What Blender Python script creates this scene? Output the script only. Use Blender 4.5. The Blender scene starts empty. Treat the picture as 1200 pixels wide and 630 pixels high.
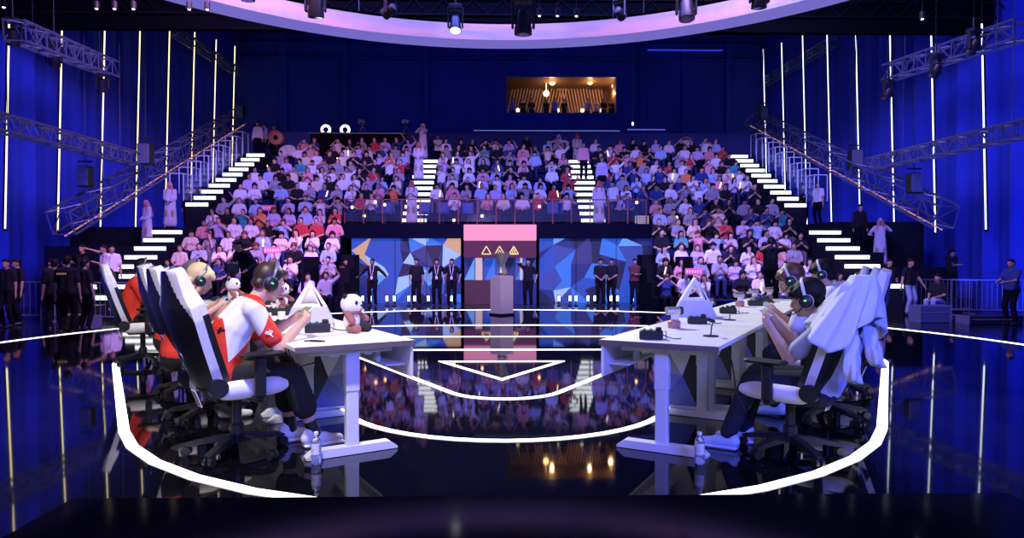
import bpy, math, random
import numpy as np
from mathutils import Vector, Matrix, Euler
random.seed(7)
R = math.radians
S = bpy.context.scene
COL = S.collection

# ------------------------------------------------------------------ helpers
def V(*a): return Vector(a)

class MB:
    """collects shapes; build() links them as one mesh object"""
    def __init__(s): s.v=[]; s.f=[]; s.m=[]; s.mi=0
    def add(s, vs, fs, mi=None):
        n=len(s.v); s.v+= [tuple(p) for p in vs]
        for f in fs: s.f.append([i+n for i in f]); s.m.append(s.mi if mi is None else mi)
    def box(s, c, d, mi=None, M=None):
        x,y,z=d[0]/2,d[1]/2,d[2]/2
        vs=[Vector(p) for p in ((-x,-y,-z),(x,-y,-z),(x,y,-z),(-x,y,-z),(-x,-y,z),(x,-y,z),(x,y,z),(-x,y,z))]
        if M is not None: vs=[M@p for p in vs]
        vs=[p+Vector(c) for p in vs]
        s.add(vs,[(0,3,2,1),(4,5,6,7),(0,1,5,4),(1,2,6,5),(2,3,7,6),(3,0,4,7)],mi); return s
    def bbox(s, c, d, b=.01, mi=None, M=None):
        """chamfered box"""
        x,y,z=d[0]/2,d[1]/2,d[2]/2; b=min(b,x*.9,y*.9,z*.9)
        vs=[]
        for zz,k in ((-z,b),(-z+b,0),(z-b,0),(z,b)):
            X,Y=x-k,y-k
            for p in ((-X+b,-Y),(X-b,-Y),(X,-Y+b),(X,Y-b),(X-b,Y),(-X+b,Y),(-X,Y-b),(-X,-Y+b)): vs.append(Vector((p[0],p[1],zz)))
        if M is not None: vs=[M@p for p in vs]
        vs=[p+Vector(c) for p in vs]
        fs=[tuple(range(7,-1,-1)),tuple(range(24,32))]
        for r in range(3):
            for i in range(8): j=(i+1)%8; fs.append((r*8+i,r*8+j,r*8+8+j,r*8+8+i))
        s.add(vs,fs,mi); return s
    def tube(s,a,b,r,r2=None,n=10,mi=None,caps=True):
        a=Vector(a);b=Vector(b); r2=r if r2 is None else r2
        d=(b-a)
        if d.length<1e-6: return s
        d.normalize(); x=d.orthogonal().normalized(); y=d.cross(x)
        vs=[]
        for p,q in ((a,r),(b,r2)):
            for i in range(n):
                t=2*math.pi*i/n; vs.append(p+x*math.cos(t)*q+y*math.sin(t)*q)
        fs=[(i,(i+1)%n,n+(i+1)%n,n+i) for i in range(n)]
        if caps: fs+=[tuple(range(n-1,-1,-1)),tuple(range(n,2*n))]
        s.add(vs,fs,mi); return s
    def path(s,pts,r,n=8,mi=None,closed=False):
        """round tube through points"""
        pts=[Vector(p) for p in pts]; m=len(pts); vs=[]
        up=None
        for i,p in enumerate(pts):
            a=pts[i-1] if (i>0 or closed) else p; b=pts[(i+1)%m] if (i<m-1 or closed) else p
            d=(b-a).normalized()
            if up is None: up=d.orthogonal().normalized()
            x=(up-d*up.dot(d)).normalized(); up=x; y=d.cross(x)
            rr=r[i] if isinstance(r,(list,tuple)) else r
            for k in range(n):
                t=2*math.pi*k/n; vs.append(p+x*math.cos(t)*rr+y*math.sin(t)*rr)
        fs=[]
        for i in range(m if closed else m-1):
            j=(i+1)%m
            for k in range(n): l=(k+1)%n; fs.append((i*n+k,i*n+l,j*n+l,j*n+k))
        if not closed: fs+=[tuple(range(n-1,-1,-1)),tuple(range((m-1)*n,m*n))]
        s.add(vs,fs,mi); return s
    def ell(s,c,r,M=None,nu=12,nv=8,mi=None):
        vs=[];c=Vector(c)
        for j in range(1,nv):
            t=math.pi*j/nv
            for i in range(nu):
                p=2*math.pi*i/nu
                q=Vector((r[0]*math.sin(t)*math.cos(p),r[1]*math.sin(t)*math.sin(p),r[2]*math.cos(t)))
                vs.append(c+(M@q if M is not None else q))
        for z in (1,-1):
            q=Vector((0,0,r[2]*z)); vs.append(c+(M@q if M is not None else q))
        T=len(vs)-2; fs=[]
        for j in range(nv-2):
            for i in range(nu): k=(i+1)%nu; fs.append((j*nu+i,(j+1)*nu+i,(j+1)*nu+k,j*nu+k))
        for i in range(nu): k=(i+1)%nu; fs.append((T,i,k)); fs.append((T+1,(nv-2)*nu+k,(nv-2)*nu+i))
        s.add(vs,fs,mi); return s
    def cone(s,a,b,ra,rb,n=12,h=4,mi=None):
        """capsule with two radii"""
        a=Vector(a);b=Vector(b);d=b-a
        if d.length<1e-5: return s.ell(a,(ra,ra,ra),mi=mi)
        d.normalize(); x=d.orthogonal().normalized(); y=d.cross(x)
        rings=[]
        for j in range(1,h+1):
            t=math.pi/2*(1-j/h); rings.append((a-d*ra*math.sin(t),ra*math.cos(t)))
        for j in range(0,h):
            t=math.pi/2*j/h; rings.append((b+d*rb*math.sin(t),rb*math.cos(t)))
        vs=[]
        for p,q in rings:
            for i in range(n):
                t=2*math.pi*i/n; vs.append(p+x*math.cos(t)*q+y*math.sin(t)*q)
        T=len(vs); vs+=[a-d*ra,b+d*rb]; fs=[]
        for j in range(len(rings)-1):
            for i in range(n): k=(i+1)%n; fs.append((j*n+i,j*n+k,(j+1)*n+k,(j+1)*n+i))
        L=(len(rings)-1)*n
        for i in range(n): k=(i+1)%n; fs.append((T,k,i)); fs.append((T+1,L+i,L+k))
        s.add(vs,fs,mi); return s
    def lathe(s,prof,c=(0,0,0),n=20,mi=None,M=None):
        c=Vector(c);vs=[]
        for r,z in prof:
            for i in range(n):
                t=2*math.pi*i/n; q=Vector((r*math.cos(t),r*math.sin(t),z)); vs.append(c+(M@q if M is not None else q))
        fs=[]
        for j in range(len(prof)-1):
            for i in range(n): k=(i+1)%n; fs.append((j*n+i,j*n+k,(j+1)*n+k,(j+1)*n+i))
        fs+=[tuple(range(n-1,-1,-1)),tuple(range((len(prof)-1)*n,len(prof)*n))]
        s.add(vs,fs,mi); return s
    def prism(s,poly,d0,d1,fn,mi=None):
        """polygon (list of 2d) extruded between depth d0,d1; fn(u,v,w)->xyz"""
        n=len(poly); vs=[fn(u,v,d0) for u,v in poly]+[fn(u,v,d1) for u,v in poly]
        fs=[tuple(range(n-1,-1,-1)),tuple(range(n,2*n))]+[(i,(i+1)%n,n+(i+1)%n,n+i) for i in range(n)]
        s.add(vs,fs,mi); return s
    def grid(s,nu,nv,fn,mi=None,close_u=False):
        """surface; mi may be a function(i,j)"""
        vs=[fn(i/nu if not close_u else i/nu,j/nv) for j in range(nv+1) for i in range(nu+(0 if close_u else 1))]
        W=nu if close_u else nu+1; n=len(s.v); s.v+=[tuple(p) for p in vs]
        for j in range(nv):
            for i in range(nu):
                k=(i+1)%W if close_u else i+1
                s.f.append([n+j*W+i,n+j*W+k,n+(j+1)*W+k,n+(j+1)*W+i]); s.m.append(mi(i/nu,j/nv) if callable(mi) else (s.mi if mi is None else mi))
        return s
    def mesh(s,name,mats,smooth=False):
        me=bpy.data.meshes.new(name); me.from_pydata(s.v,[],s.f)
        for m in (mats if isinstance(mats,(list,tuple)) else [mats]): me.materials.append(m)
        me.polygons.foreach_set('material_index',s.m)
        if smooth: me.polygons.foreach_set('use_smooth',[True]*len(s.f))
        me.update(); return me
    def build(s,name,mats,parent=None,smooth=False,recalc=True,loc=(0,0,0),rz=0):
        me=s.mesh(name,mats,smooth)
        if recalc:
            import bmesh
            bm=bmesh.new(); bm.from_mesh(me); bmesh.ops.recalc_face_normals(bm,faces=bm.faces); bm.to_mesh(me); bm.free()
        if smooth:
            try: me.set_sharp_from_angle(angle=R(42))
            except Exception: pass
        return link(name,me,parent,loc,rz)

def link(name,me,parent=None,loc=(0,0,0),rz=0):
    o=bpy.data.objects.new(name,me); COL.objects.link(o); o.parent=parent
    o.location=loc; o.rotation_euler=(0,0,rz); return o
def tag(o,label=None,cat=None,group=None,kind=None):
    if label: o['label']=label
    if cat: o['category']=cat
    if group: o['group']=group
    if kind: o['kind']=kind
    return o
def empty(name,loc=(0,0,0),rz=0,label=None,cat=None,group=None):
    o=bpy.data.objects.new(name,None); COL.objects.link(o); o.location=loc; o.rotation_euler=(0,0,rz)
    o.empty_display_size=.1
    return tag(o,label,cat,group)
KIDS={}
def children(o): return [c for c in bpy.data.objects if c.parent==o]
def copy_tree(o,kids=None,loc=None,rz=None,label=None,group=None):
    c=o.copy(); COL.objects.link(c)
    if loc is not None: c.location=loc
    if rz is not None: c.rotation_euler=(0,0,rz)
    if label: c['label']=label
    if group: c['group']=group
    if o.type=='EMPTY' or kids is None:
        for ch in children(o):
            d=ch.copy(); COL.objects.link(d); d.parent=c
            for g in children(ch):
                e=g.copy(); COL.objects.link(e); e.parent=d
    return c

# ------------------------------------------------------------------ materials
MC={}
def mat(name,col,rough=.6,metal=0,emit=None,es=0,spec=None,noise=0,nscale=20,trans=0,alpha=1,coat=0,sheen=0):
    if name in MC: return MC[name]
    m=bpy.data.materials.new(name); m.use_nodes=True; nt=m.node_tree; b=nt.nodes['Principled BSDF']
    b.inputs['Base Color'].default_value=(*col,1); b.inputs['Roughness'].default_value=rough; b.inputs['Metallic'].default_value=metal
    if spec is not None: b.inputs['Specular IOR Level'].default_value=spec
    if emit is not None: b.inputs['Emission Color'].default_value=(*emit,1); b.inputs['Emission Strength'].default_value=es
    if trans: b.inputs['Transmission Weight'].default_value=trans
    if coat: b.inputs['Coat Weight'].default_value=coat
    if sheen: b.inputs['Sheen Weight'].default_value=sheen
    b.inputs['Alpha'].default_value=alpha
    # every material gets procedural variation of its own
    if emit is None or noise:
        tc=nt.nodes.new('ShaderNodeTexCoord'); n=nt.nodes.new('ShaderNodeTexNoise'); n.inputs['Scale'].default_value=nscale
        n.inputs['Detail'].default_value=3
        nt.links.new(tc.outputs['Object'],n.inputs['Vector'])
        mx=nt.nodes.new('ShaderNodeMix'); mx.data_type='RGBA'; k=noise or .06
        mx.inputs['A'].default_value=(*[max(0,c*(1-k)) for c in col],1); mx.inputs['B'].default_value=(*[min(1,c*(1+k)) for c in col],1)
        nt.links.new(n.outputs['Fac'],mx.inputs['Factor']); nt.links.new(mx.outputs['Result'],b.inputs['Base Color'])
    MC[name]=m; return m
def emis(name,col,s): return mat(name,(.02,.02,.02),.5,emit=col,es=s)

M_white=mat('white_laminate',(.88,.87,.87),.45)
M_whitemetal=mat('white_powder_metal',(.72,.72,.76),.4)
M_edge=mat('edge_band_brown',(.16,.12,.11),.5)
M_black=mat('black_plastic',(.012,.012,.014),.45)
M_blackm=mat('black_matte',(.006,.006,.008),.9,spec=.1)
M_void=mat('black_drape_cloth',(.004,.004,.005),1,spec=.02)
M_leather=mat('black_leatherette',(.014,.013,.014),.42)
M_wleather=mat('white_leatherette',(.80,.78,.77),.4)
M_metal=mat('brushed_aluminium',(.6,.6,.62),.3,metal=1)
M_darkmetal=mat('dark_truss_metal',(.16,.17,.26),.4,metal=.3)
M_chrome=mat('chrome',(.75,.75,.78),.12,metal=1)
M_skin=mat('skin_light',(.62,.38,.27),.5)
M_skin2=mat('skin_tan',(.42,.24,.16),.5)
M_skin3=mat('skin_brown',(.26,.14,.09),.5)
M_hairk=mat('hair_black',(.008,.006,.006),.6,spec=.2,noise=.5,nscale=120)
M_hairb=mat('hair_brown',(.12,.035,.02),.45,noise=.4,nscale=120)
M_hairy=mat('hair_blond',(.70,.52,.26),.45,noise=.35,nscale=120)
M_hairg=mat('hair_grey',(.12,.12,.12),.5,noise=.4,nscale=120)

# ------------------------------------------------------------------ figures
def remeshed(mb,voxel,smooth=3,name='m'):
    me=mb.mesh(name,M_skin); o=bpy.data.objects.new('tmp',me); COL.objects.link(o)
    r=o.modifiers.new('r','REMESH'); r.mode='VOXEL'; r.voxel_size=voxel; r.use_smooth_shade=True
    if smooth:
        k=o.modifiers.new('s','SMOOTH'); k.factor=.5; k.iterations=smooth
    dg=bpy.context.evaluated_depsgraph_get(); dg.update()
    out=bpy.data.meshes.new_from_object(o.evaluated_get(dg)); out.name=name
    bpy.data.objects.remove(o); bpy.data.meshes.remove(me)
    out.materials.clear()
    return out

def ik(a,b,l1,l2,hint):
    a=Vector(a);b=Vector(b);d=b-a;L=d.length
    if L>(l1+l2)*.999: b=a+d*((l1+l2)*.999/L); d=b-a; L=d.length
    u=d.normalized(); x=(l1*l1-l2*l2+L*L)/(2*L); h=math.sqrt(max(0,l1*l1-x*x))
    w=Vector(hint); w=(w-u*w.dot(u)); w.normalize()
    return a+u*x+w*h, b

class Fig:
    """prims: list of (kind,args,part)"""
    def __init__(s): s.p=[]
    def c(s,part,a,b,ra,rb=None): s.p.append(('c',Vector(a),Vector(b),ra,ra if rb is None else rb,part))
    def e(s,part,c,r,M=None): s.p.append(('e',Vector(c),Vector(r),M if M is not None else Matrix.Identity(3),0,part))
    def mb(s,parts):
        m=MB()
        for q in s.p:
            if q[5] in parts:
                if q[0]=='c': m.cone(q[1],q[2],q[3],q[4])
                else: m.ell(q[1],q[2],q[3],nu=16,nv=12)
        return m
    def sdf(s,P):
        D=[]
        for q in s.p:
            if q[0]=='c':
                a=np.array(q[1]);b=np.array(q[2]);d=b-a;L=max(d@d,1e-9)
                t=np.clip((P-a)@d/L,0,1); D.append(np.linalg.norm(P-(a+t[:,None]*d),axis=1)-(q[3]+(q[4]-q[3])*t))
            else:
                Mi=np.array(q[3].inverted()); X=(P-np.array(q[1]))@Mi.T/np.array(q[2]); D.append((np.linalg.norm(X,axis=1)-1)*min(q[2]))
        return np.array(D)

def figure(hz=.92,lean=0,lean2=None,hands=None,feet=None,kneeh=(0,1,0),elbh=None,hpitch=0,hyaw=0,sc=1,sleeve='short',hair='short',
           legs='trousers',robe=False,ghutra=False,fingers=False,face=False,female=False,torso_yaw=0,sock=False,shorts=False,cap=False,slim=1):
    F=Fig(); lean2=lean if lean2 is None else lean2
    T=V(0,math.sin(lean),math.cos(lean)); T2=V(0,math.sin(lean2),math.cos(lean2))
    X=V(1,0,0)
    if torso_yaw: X=V(math.cos(torso_yaw),math.sin(torso_yaw),0)
    H=V(0,0,hz); ch=H+T*.28; nb=ch+T2*.22; sh=ch+T2*.165
    sw=.175*(.9 if female else 1)*slim
    SL,SR=sh-X*sw,sh+X*sw
    if hands is None: hands=((-.24,.05,hz-.10),(.24,.05,hz-.10))
    if feet is None: feet=((-.11,0,.08),(.11,0,.08))
    hy=nb+T2*.03+V(0,.035,.0)+V(0,math.sin(hpitch+lean2*.5)*.1,0)
    Rm=(Matrix.Rotation(hyaw,3,'Z')@Matrix.Rotation(-(hpitch),3,'X'))
    HC=nb+T2*.045+Rm@V(0,.035,.105)
    F.head=HC; F.Rm=Rm
    def hd(x,y,z): return HC+Rm@V(x,y,z)
    # head
    F.e('body',hd(0,-.012,.02),(.074,.093,.092),Rm)
    F.e('body',hd(0,.022,-.045),(.055,.062,.068),Rm)
    F.c('body',hd(0,.06,-.085),hd(0,.035,-.08),.024,.035)
    F.c('body',hd(0,.085,.0),hd(0,.097,-.025),.011,.015)
    F.c('body',hd(0,.082,-.055),hd(0,.082,-.057),.016)
    F.c('body',hd(-.03,.072,.018),hd(.03,.072,.018),.014)
    for k in (-1,1): F.e('body',hd(.077*k,-.005,-.012),(.013,.022,.032),Rm)
    F.c('body',nb-T2*.06,hd(0,-.015,-.06),.058*slim,.052)
    # torso
    for k in (-1,1):
        F.c('torso',ch+X*.068*k*slim,sh+X*.075*k*slim-T2*.03,.095*slim,.082)
        F.c('torso',H+X*.055*k*slim+T*.02,ch+X*.06*k*slim,.105*slim if not female else .095,.098*slim if not female else .085)
        F.c('torso',sh+X*.05*k+T2*.02,sh+X*sw*k*.93,.062,.060)
        F.c('pelvis',H+X*.08*k-T*.02,H+X*.07*k+T*.04,.108*slim,.10*slim)
    if female:
        for k in (-1,1): F.e('torso',ch+X*.07*k+T2*.05+V(0,.075,0),(.055,.05,.055))
    F.arms=[]
    for k,(S_,hd_) in ((-1,(SL,hands[0])),(1,(SR,hands[1]))):
        eh=(k*.5,-.7,-.5) if elbh is None else elbh[0 if k<0 else 1]
        E_,W_=ik(S_,hd_,.285,.255,eh); F.arms.append((E_,W_))
        F.c('uarm',S_,E_,.05*slim,.041*slim); F.c('farm',E_,W_,.041*slim,.027*slim)
        d=(W_-E_).normalized()
        if not fingers:
            F.c('body',W_,W_+d*.075,.03,.03); F.c('body',W_+d*.07,W_+d*.14,.022,.016); F.c('body',W_+d*.03,W_+d*.08+V(-k*.035,0,.01),.013,.011)
        else:
            # hands that close on a phone held between them
            n=V(0,-.25,1).normalized(); side=V(-k,0,0)
            palm=W_+d*.05
            F.c('body',W_,palm+d*.012,.029,.026); F.c('body',palm-n*.004,palm+side*.018+d*.018,.026,.022)
            for j in range(4):
                base=palm+d*(.030-.004*j)+n*(.018-.016*j)+side*.008
                l=(.040,.045,.042,.034)[j]
                mid=base+d*l*.75+side*l*.55-n*.003
                tip=mid+side*l*.85-d*l*.25
                F.c('body',base,mid,.0095,.0085); F.c('body',mid,tip,.0085,.0072)
            tb=palm-d*.012+n*.022+side*.005
            tm=tb+side*.022+d*.018+n*.012; tt=tm+side*.028+d*.018
            F.c('body',tb,tm,.0125,.0105); F.c('body',tm,tt,.0105,.0085)
    # legs
    F.legs=[]
    for k,ft in ((-1,feet[0]),(1,feet[1])):
        hj=H+X*.09*k; K_,A_=ik(hj,ft,.44,.43,kneeh); F.legs.append((K_,A_))
        F.c('thigh',hj,K_,.082*slim,.058*slim); F.c('shin',K_,K_.lerp(A_,.35),.056*slim,.054*slim); F.c('shin',K_.lerp(A_,.35),A_,.054*slim,.036)
        F.c('foot',A_+V(0,-.03,-.035),A_+V(0,.15,-.045),.036,.028)
        F.c('foot',A_,A_+V(0,.05,-.035),.04,.035)
    # body core covering
    F.o=dict(hair=hair,sleeve=sleeve,robe=robe,ghutra=ghutra,shorts=shorts,female=female,slim=slim)
    F.H,F.ch,F.sh,F.nb,F.T,F.T2,F.X,F.sw,F.hd,F.SL,F.SR=H,ch,sh,nb,T,T2,X,sw,hd,SL,SR
    return F

def clothes(F,loose=.012):
    """returns Fig objects for each layer"""
    o=F.o; L={}
    B=Fig(); B.p=[q for q in F.p if q[5] in ('body','farm','uarm','torso','pelvis','thigh','shin','foot')]
    B.p=[(q[0],q[1],q[2],(q[3]*(.86 if q[5] in('torso','pelvis','foot') else (.93 if q[5] in('thigh',) else 1)) if q[0]=='c' else q[3]),(q[4]*(.86 if q[5] in('torso','pelvis','foot') else 1) if q[0]=='c' else q[4]),'b') for q in B.p]
    L['body']=B
    Sh=Fig()
    for q in F.p:
        if q[5] in ('torso',) : 
            if q[0]=='c': Sh.c('s',q[1],q[2],q[3]+loose,q[4]+loose)
            else: Sh.e('s',q[1],[r+loose for r in q[2]],q[3])
        if q[5]=='pelvis': Sh.c('s',q[1]+F.T*.02,q[2],q[3]+loose*.8,q[4]+loose)
    for (E_,W_),S_ in zip(F.arms,(F.SL,F.SR)):
        if o['sleeve']=='short': Sh.c('s',S_,S_.lerp(E_,.72),.06,.064)
        elif o['sleeve']=='long': Sh.c('s',S_,E_,.06,.055); Sh.c('s',E_,E_.lerp(W_,.9),.053,.04)
    Sh.c('s',F.nb-F.T2*.05,F.nb-F.T2*.015,.078,.066)
    if o['robe']:
        a=F.H; 
        for k in (-1,1):
            Sh.c('s',a+V(.06*k,0,.05),V(.10*k,.02,.16),.125,.135)
        Sh.c('s',a,V(0,.02,.18),.13,.15)
    L['shirt' if not o['robe'] else 'robe']=Sh
    if not o['robe']:
        Tr=Fig()
        for q in F.p:
            if q[5]=='pelvis': Tr.c('t',q[1]-F.T*.01,q[2]-F.T*.02,q[3]+.01,q[4]+.008)
        for i,(K_,A_) in enumerate(F.legs):
            hj=F.H+F.X*.09*(-1 if i==0 else 1)
            Tr.c('t',hj,K_,.096,.074); 
            if o['shorts']: Tr.c('t',K_,K_.lerp(A_,.55),.080,.082)
            else: Tr.c('t',K_,K_.lerp(A_,.92),.072,.058)
        L['trousers']=Tr
    Ha=Fig(); hd=F.hd; Rm=F.Rm
    if not o['ghutra'] and o['hair']!='bald':
        Ha.e('h',hd(0,-.026,.038),(.085,.094,.092),Rm)
        Ha.c('h',hd(-.035,.055,.086),hd(.035,.055,.086),.024)
        Ha.c('h',hd(-.04,-.07,-.03),hd(.04,-.07,-.03),.035)
        if o['hair'] in('mop','bob'):
            Ha.e('h',hd(0,-.03,.045),(.098,.108,.100),Rm)
            Ha.c('h',hd(-.045,.075,.055),hd(.045,.075,.055),.025)
            for k in(-1,1): Ha.c('h',hd(.078*k,.03,.06),hd(.082*k,-.0,-.01),.026,.016)
            Ha.c('h',hd(-.04,-.085,-.05),hd(.04,-.085,-.05),.04)
        if o['hair']=='bob':
            for k in(-1,1): Ha.c('h',hd(.085*k,.0,.04),hd(.085*k,.01,-.10),.03,.024)
        if o['hair']=='long':
            for k in(-1,1): Ha.c('h',hd(.078*k,-.01,.03),hd(.085*k,.0,-.22),.03,.022)
            Ha.c('h',hd(0,-.06,.0),hd(0,-.085,-.27),.07,.055)
    if o['ghutra']:
        Ha.e('h',hd(0,-.015,.035),(.092,.102,.098),Rm)
        for k in(-1,1): Ha.c('h',hd(.08*k,-.0,.02),F.sh+V(.10*k,.07,-.12),.03,.035)
        Ha.c('h',hd(0,-.06,.0),F.sh+V(0,-.12,-.22),.08,.11)
    L['hair']=Ha
    sh=Fig()
    for K_,A_ in F.legs:
        sh.c('f',A_+V(0,-.045,-.03),A_+V(0,.07,-.04),.046,.044); sh.c('f',A_+V(0,.06,-.045),A_+V(0,.165,-.052),.042,.032)
        sh.c('f',A_+V(0,-.03,.01),A_+V(0,.01,-.01),.045,.04)
    L['shoes']=sh
    return L

def shirtcol(name,col): return mat('cloth_'+name,col,.85)

def merged_mesh(F,voxel,name,loose=.012):
    """one continuous mesh, material by nearest primitive: 0 skin 1 hair 2 top 3 bottom 4 shoes"""
    L=clothes(F,loose); A=Fig(); idx=[]
    order={'body':0,'hair':1,'shirt':2,'robe':2,'trousers':3,'shoes':4}
    for k,f in L.items():
        for q in f.p: A.p.append(q); idx.append(order[k])
    mb=MB()
    for q in A.p:
        if q[0]=='c': mb.cone(q[1],q[2],q[3],q[4],n=8,h=3)
        else: mb.ell(q[1],q[2],q[3],nu=10,nv=8)
    me=remeshed(mb,voxel,1,name)
    n=len(me.polygons); c=np.empty(n*3); me.polygons.foreach_get('center',c); c=c.reshape(-1,3)
    D=A.sdf(c); best=np.array(idx)[np.argmin(D,axis=0)]
    for i in range(5): me.materials.append(M_skin)
    me.polygons.foreach_set('material_index',best.astype(np.int32)); me.update()
    return me

def person(F,mats,loc,rz,label,sc=1,vox=.018,group=None,loose=.012,extra=None):
    """Empty > body, hair, shirt/robe, trousers, two shoe meshes"""
    e=empty('person',loc,rz,label,'person',group); e.scale=(sc,sc,sc)
    L=clothes(F,loose)
    for k,f in L.items():
        if not f.p: continue
        if k=='shoes':
            h=len(f.p)//2
            for part in (f.p[:h],f.p[h:]):
                g=Fig(); g.p=part; me=remeshed(g.mb({q[5] for q in part}),min(vox,.014),1,'shoe'); me.materials.append(mats['shoes'])
                link('shoe',me,e)
            continue
        nm={'hair':'headscarf' if F.o['ghutra'] else 'hair'}.get(k,k)
        me=remeshed(f.mb({q[5] for q in f.p}),vox*(1 if k!='body' else .8),2 if vox>.012 else 4,nm); me.materials.append(mats[k if k!='robe' else 'shirt'])
        link(nm,me,e)
    return e

# ------------------------------------------------------------------ camera
H0=1.31
cam=bpy.data.cameras.new('camera'); co=bpy.data.objects.new('camera',cam); COL.objects.link(co)
cam.sensor_width=36; cam.lens=36*800/1200; cam.clip_start=.05; cam.clip_end=200
co.location=(-.05,0,H0); co.rotation_euler=(R(90)-math.atan(13/800),0,-R(1.0)); S.camera=co
def at(px,D,y=None,z=None):
    """world X for a pixel column at depth D, and Z for a pixel row"""
    t=math.tan(R(1)); a=(px-600)/800
    X=-.05+D*(a+t)/(1-a*t)
    if y is None: return X
    return X, H0-(y-302)*D/800*1.0
S.view_settings.view_transform='Standard'; S.view_settings.look='None'; S.view_settings.exposure=0; S.view_settings.gamma=1
S.view_settings.use_curve_mapping=False
w=bpy.data.worlds.new('world'); S.world=w; w.use_nodes=True
w.node_tree.nodes['Background'].inputs['Color'].default_value=(.03,.04,.2,1); w.node_tree.nodes['Background'].inputs['Strength'].default_value=.03
# ------------------------------------------------------------------ setting: floors and walls
M_floor=mat('stage_black_gloss',(.003,.003,.005),.035,spec=.42)
M_hall=mat('hall_floor_black',(.005,.005,.008),.16,spec=.6)
M_line=emis('light_line_white',(1,.97,.93),3.2)
M_bar=emis('stair_nosing_light',(.93,.95,1),2.2)
def curtain_mat(name,col):
    m=mat(name,col,.9,noise=.35,nscale=.6); return m
M_curt=curtain_mat('blue_black_curtain',(.02,.045,.42))
M_back=curtain_mat('back_wall_navy',(.035,.06,.26))
M_tier=mat('stand_dark_grey',(.010,.011,.02),.9,spec=.1)
M_riser=mat('riser_black',(.006,.006,.01),.9,spec=.1)

WX=16.3; WB=42.6; ZF=-.4
f=MB(); f.box((0,20,ZF-.05),(2*WX+4,52,.1)); tag(f.build('floor',M_hall),kind='structure')
# side curtains with folds, back wall with panels
def curtain(x,name):
    m=MB()
    def fn(u,v):
        y=-4+u*(WB+4.6); s=(1 if x>0 else -1)
        w=.10*math.sin(y*5.1)+.07*math.sin(y*9.7+1.3)+.05*math.sin(y*2.3)
        return (x+s*(.22+w*(.55+.45*(1-v))), y, ZF+v*15.6)
    m.grid(360,6,fn); return tag(m.build(name,M_curt,smooth=True,recalc=False),kind='structure')
curtain(-WX,'wall_left'); curtain(WX,'wall_right')
m=MB()
def wallbox(x0,x1,z0,z1,y0=WB,y1=WB+.3): m.box(((x0+x1)/2,(y0+y1)/2,(z0+z1)/2),(x1-x0,y1-y0,z1-z0))
wx0,wz1=at(593,WB,90); wx1,wz0=at(722,WB,133)
wallbox(-WX-.5,wx0,ZF,15.2); wallbox(wx1,WX+.5,ZF,15.2); wallbox(wx0,wx1,ZF,wz0); wallbox(wx0,wx1,wz1,15.2)
tag(m.build('wall_back',M_back),kind='structure')
m=MB(); m.box((0,19.5,15.35),(2*WX+3,48,.2)); tag(m.build('ceiling',M_void),kind='structure')
# shallow cladding ribs on the back wall
for i,(x,wd) in enumerate(((-13.4,.5),(-9.6,.35),(-4.6,.35),(8.8,.4),(11.5,.5),(14.2,.4))):
    m=MB(); m.bbox((x,WB-.12,7.5),(wd,.24,15.4),.03); tag(m.build('trim_%d'%(i+1),M_back),kind='structure')
for i,z in enumerate((13.6,14.5)):
    m=MB(); m.bbox((0,WB-.2,z),(2*WX,.3,.12),.03); tag(m.build('trim_%d'%(i+7),M_back),kind='structure')

# black valance high across the hall
m=MB()
m.box((0,22.55,11.9),(2*WX,.25,6.35)); 
tag(m.build('black_valance',M_void),'wide black drape valance hanging across the hall behind the ring','drape')
m=MB()
for k in range(34):
    x=-WX+.5+k*.96; m.tube((x,22.3,9.2),(x+.48,22.3,9.7),.02,n=5); m.tube((x+.48,22.3,9.7),(x+.96,22.3,9.2),.02,n=5)
for z in (9.2,9.7): m.tube((-WX,22.3,z),(WX,22.3,z),.035,n=6)
tag(m.build('ceiling_truss',M_blackm),'black truss running along the front of the valance','truss')

# ------------------------------------------------------------------ stage
stage=empty('stage_platform',(0,9.35,ZF),0,'round glossy black stage platform with white light lines','stage')
m=MB(); prof=[(7.78,0),(7.9,0),(7.9,.36),(7.95,.37),(7.95,.4),(0.02,.4)]
m.lathe([(.02,0)]+prof,n=128); m.build('deck',M_floor,stage)
def ribbon(pts,w,closed=False,z0=.4,th=.006):
    """flat light strip following points (stage-local xy from world xy)"""
    P=[Vector((p[0],p[1]-9.35,0)) for p in pts]; n=len(P); m=MB(); vs=[]
    for i,p in enumerate(P):
        a=P[i-1] if (i>0 or closed) else p; b=P[(i+1)%n] if (i<n-1 or closed) else p
        da=(p-a).normalized() if (p-a).length>1e-6 else (b-p).normalized(); db=(b-p).normalized() if (b-p).length>1e-6 else da
        d=(da+db).normalized(); nn=Vector((-d.y,d.x,0)); k=w/2/max(.4,nn.dot(Vector((-db.y,db.x,0))))
        for s_,z in ((-1,z0),(1,z0),(1,z0+th),(-1,z0+th)): vs.append((p.x+nn.x*k*s_,p.y+nn.y*k*s_,z))
    fs=[]
    for i in range(n if closed else n-1):
        j=(i+1)%n
        for q in range(4): r=(q+1)%4; fs.append((i*4+q,i*4+r,j*4+r,j*4+q))
    m.add(vs,fs); return m
def rtri(apexD,backD,r,rc=None,n=14):
    """rounded triangle, point towards the camera"""
    rc=rc or r; hw=(backD-apexD)/math.sqrt(3); pts=[]
    def arc(cx,cy,rr,a0,a1):
        for i in range(n+1):
            a=R(a0+(a1-a0)*i/n); pts.append((cx+rr*math.cos(a),cy+rr*math.sin(a)))
    arc(0,apexD+2*r,r,210,330)
    arc(hw-rc*math.sqrt(3),backD-rc,rc,-30,90)
    arc(-hw+rc*math.sqrt(3),backD-rc,rc,90,210)
    return pts
ribbon(rtri(.18,9.72,3.33,.86),.075,True).build('light_line',M_line,stage)
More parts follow.
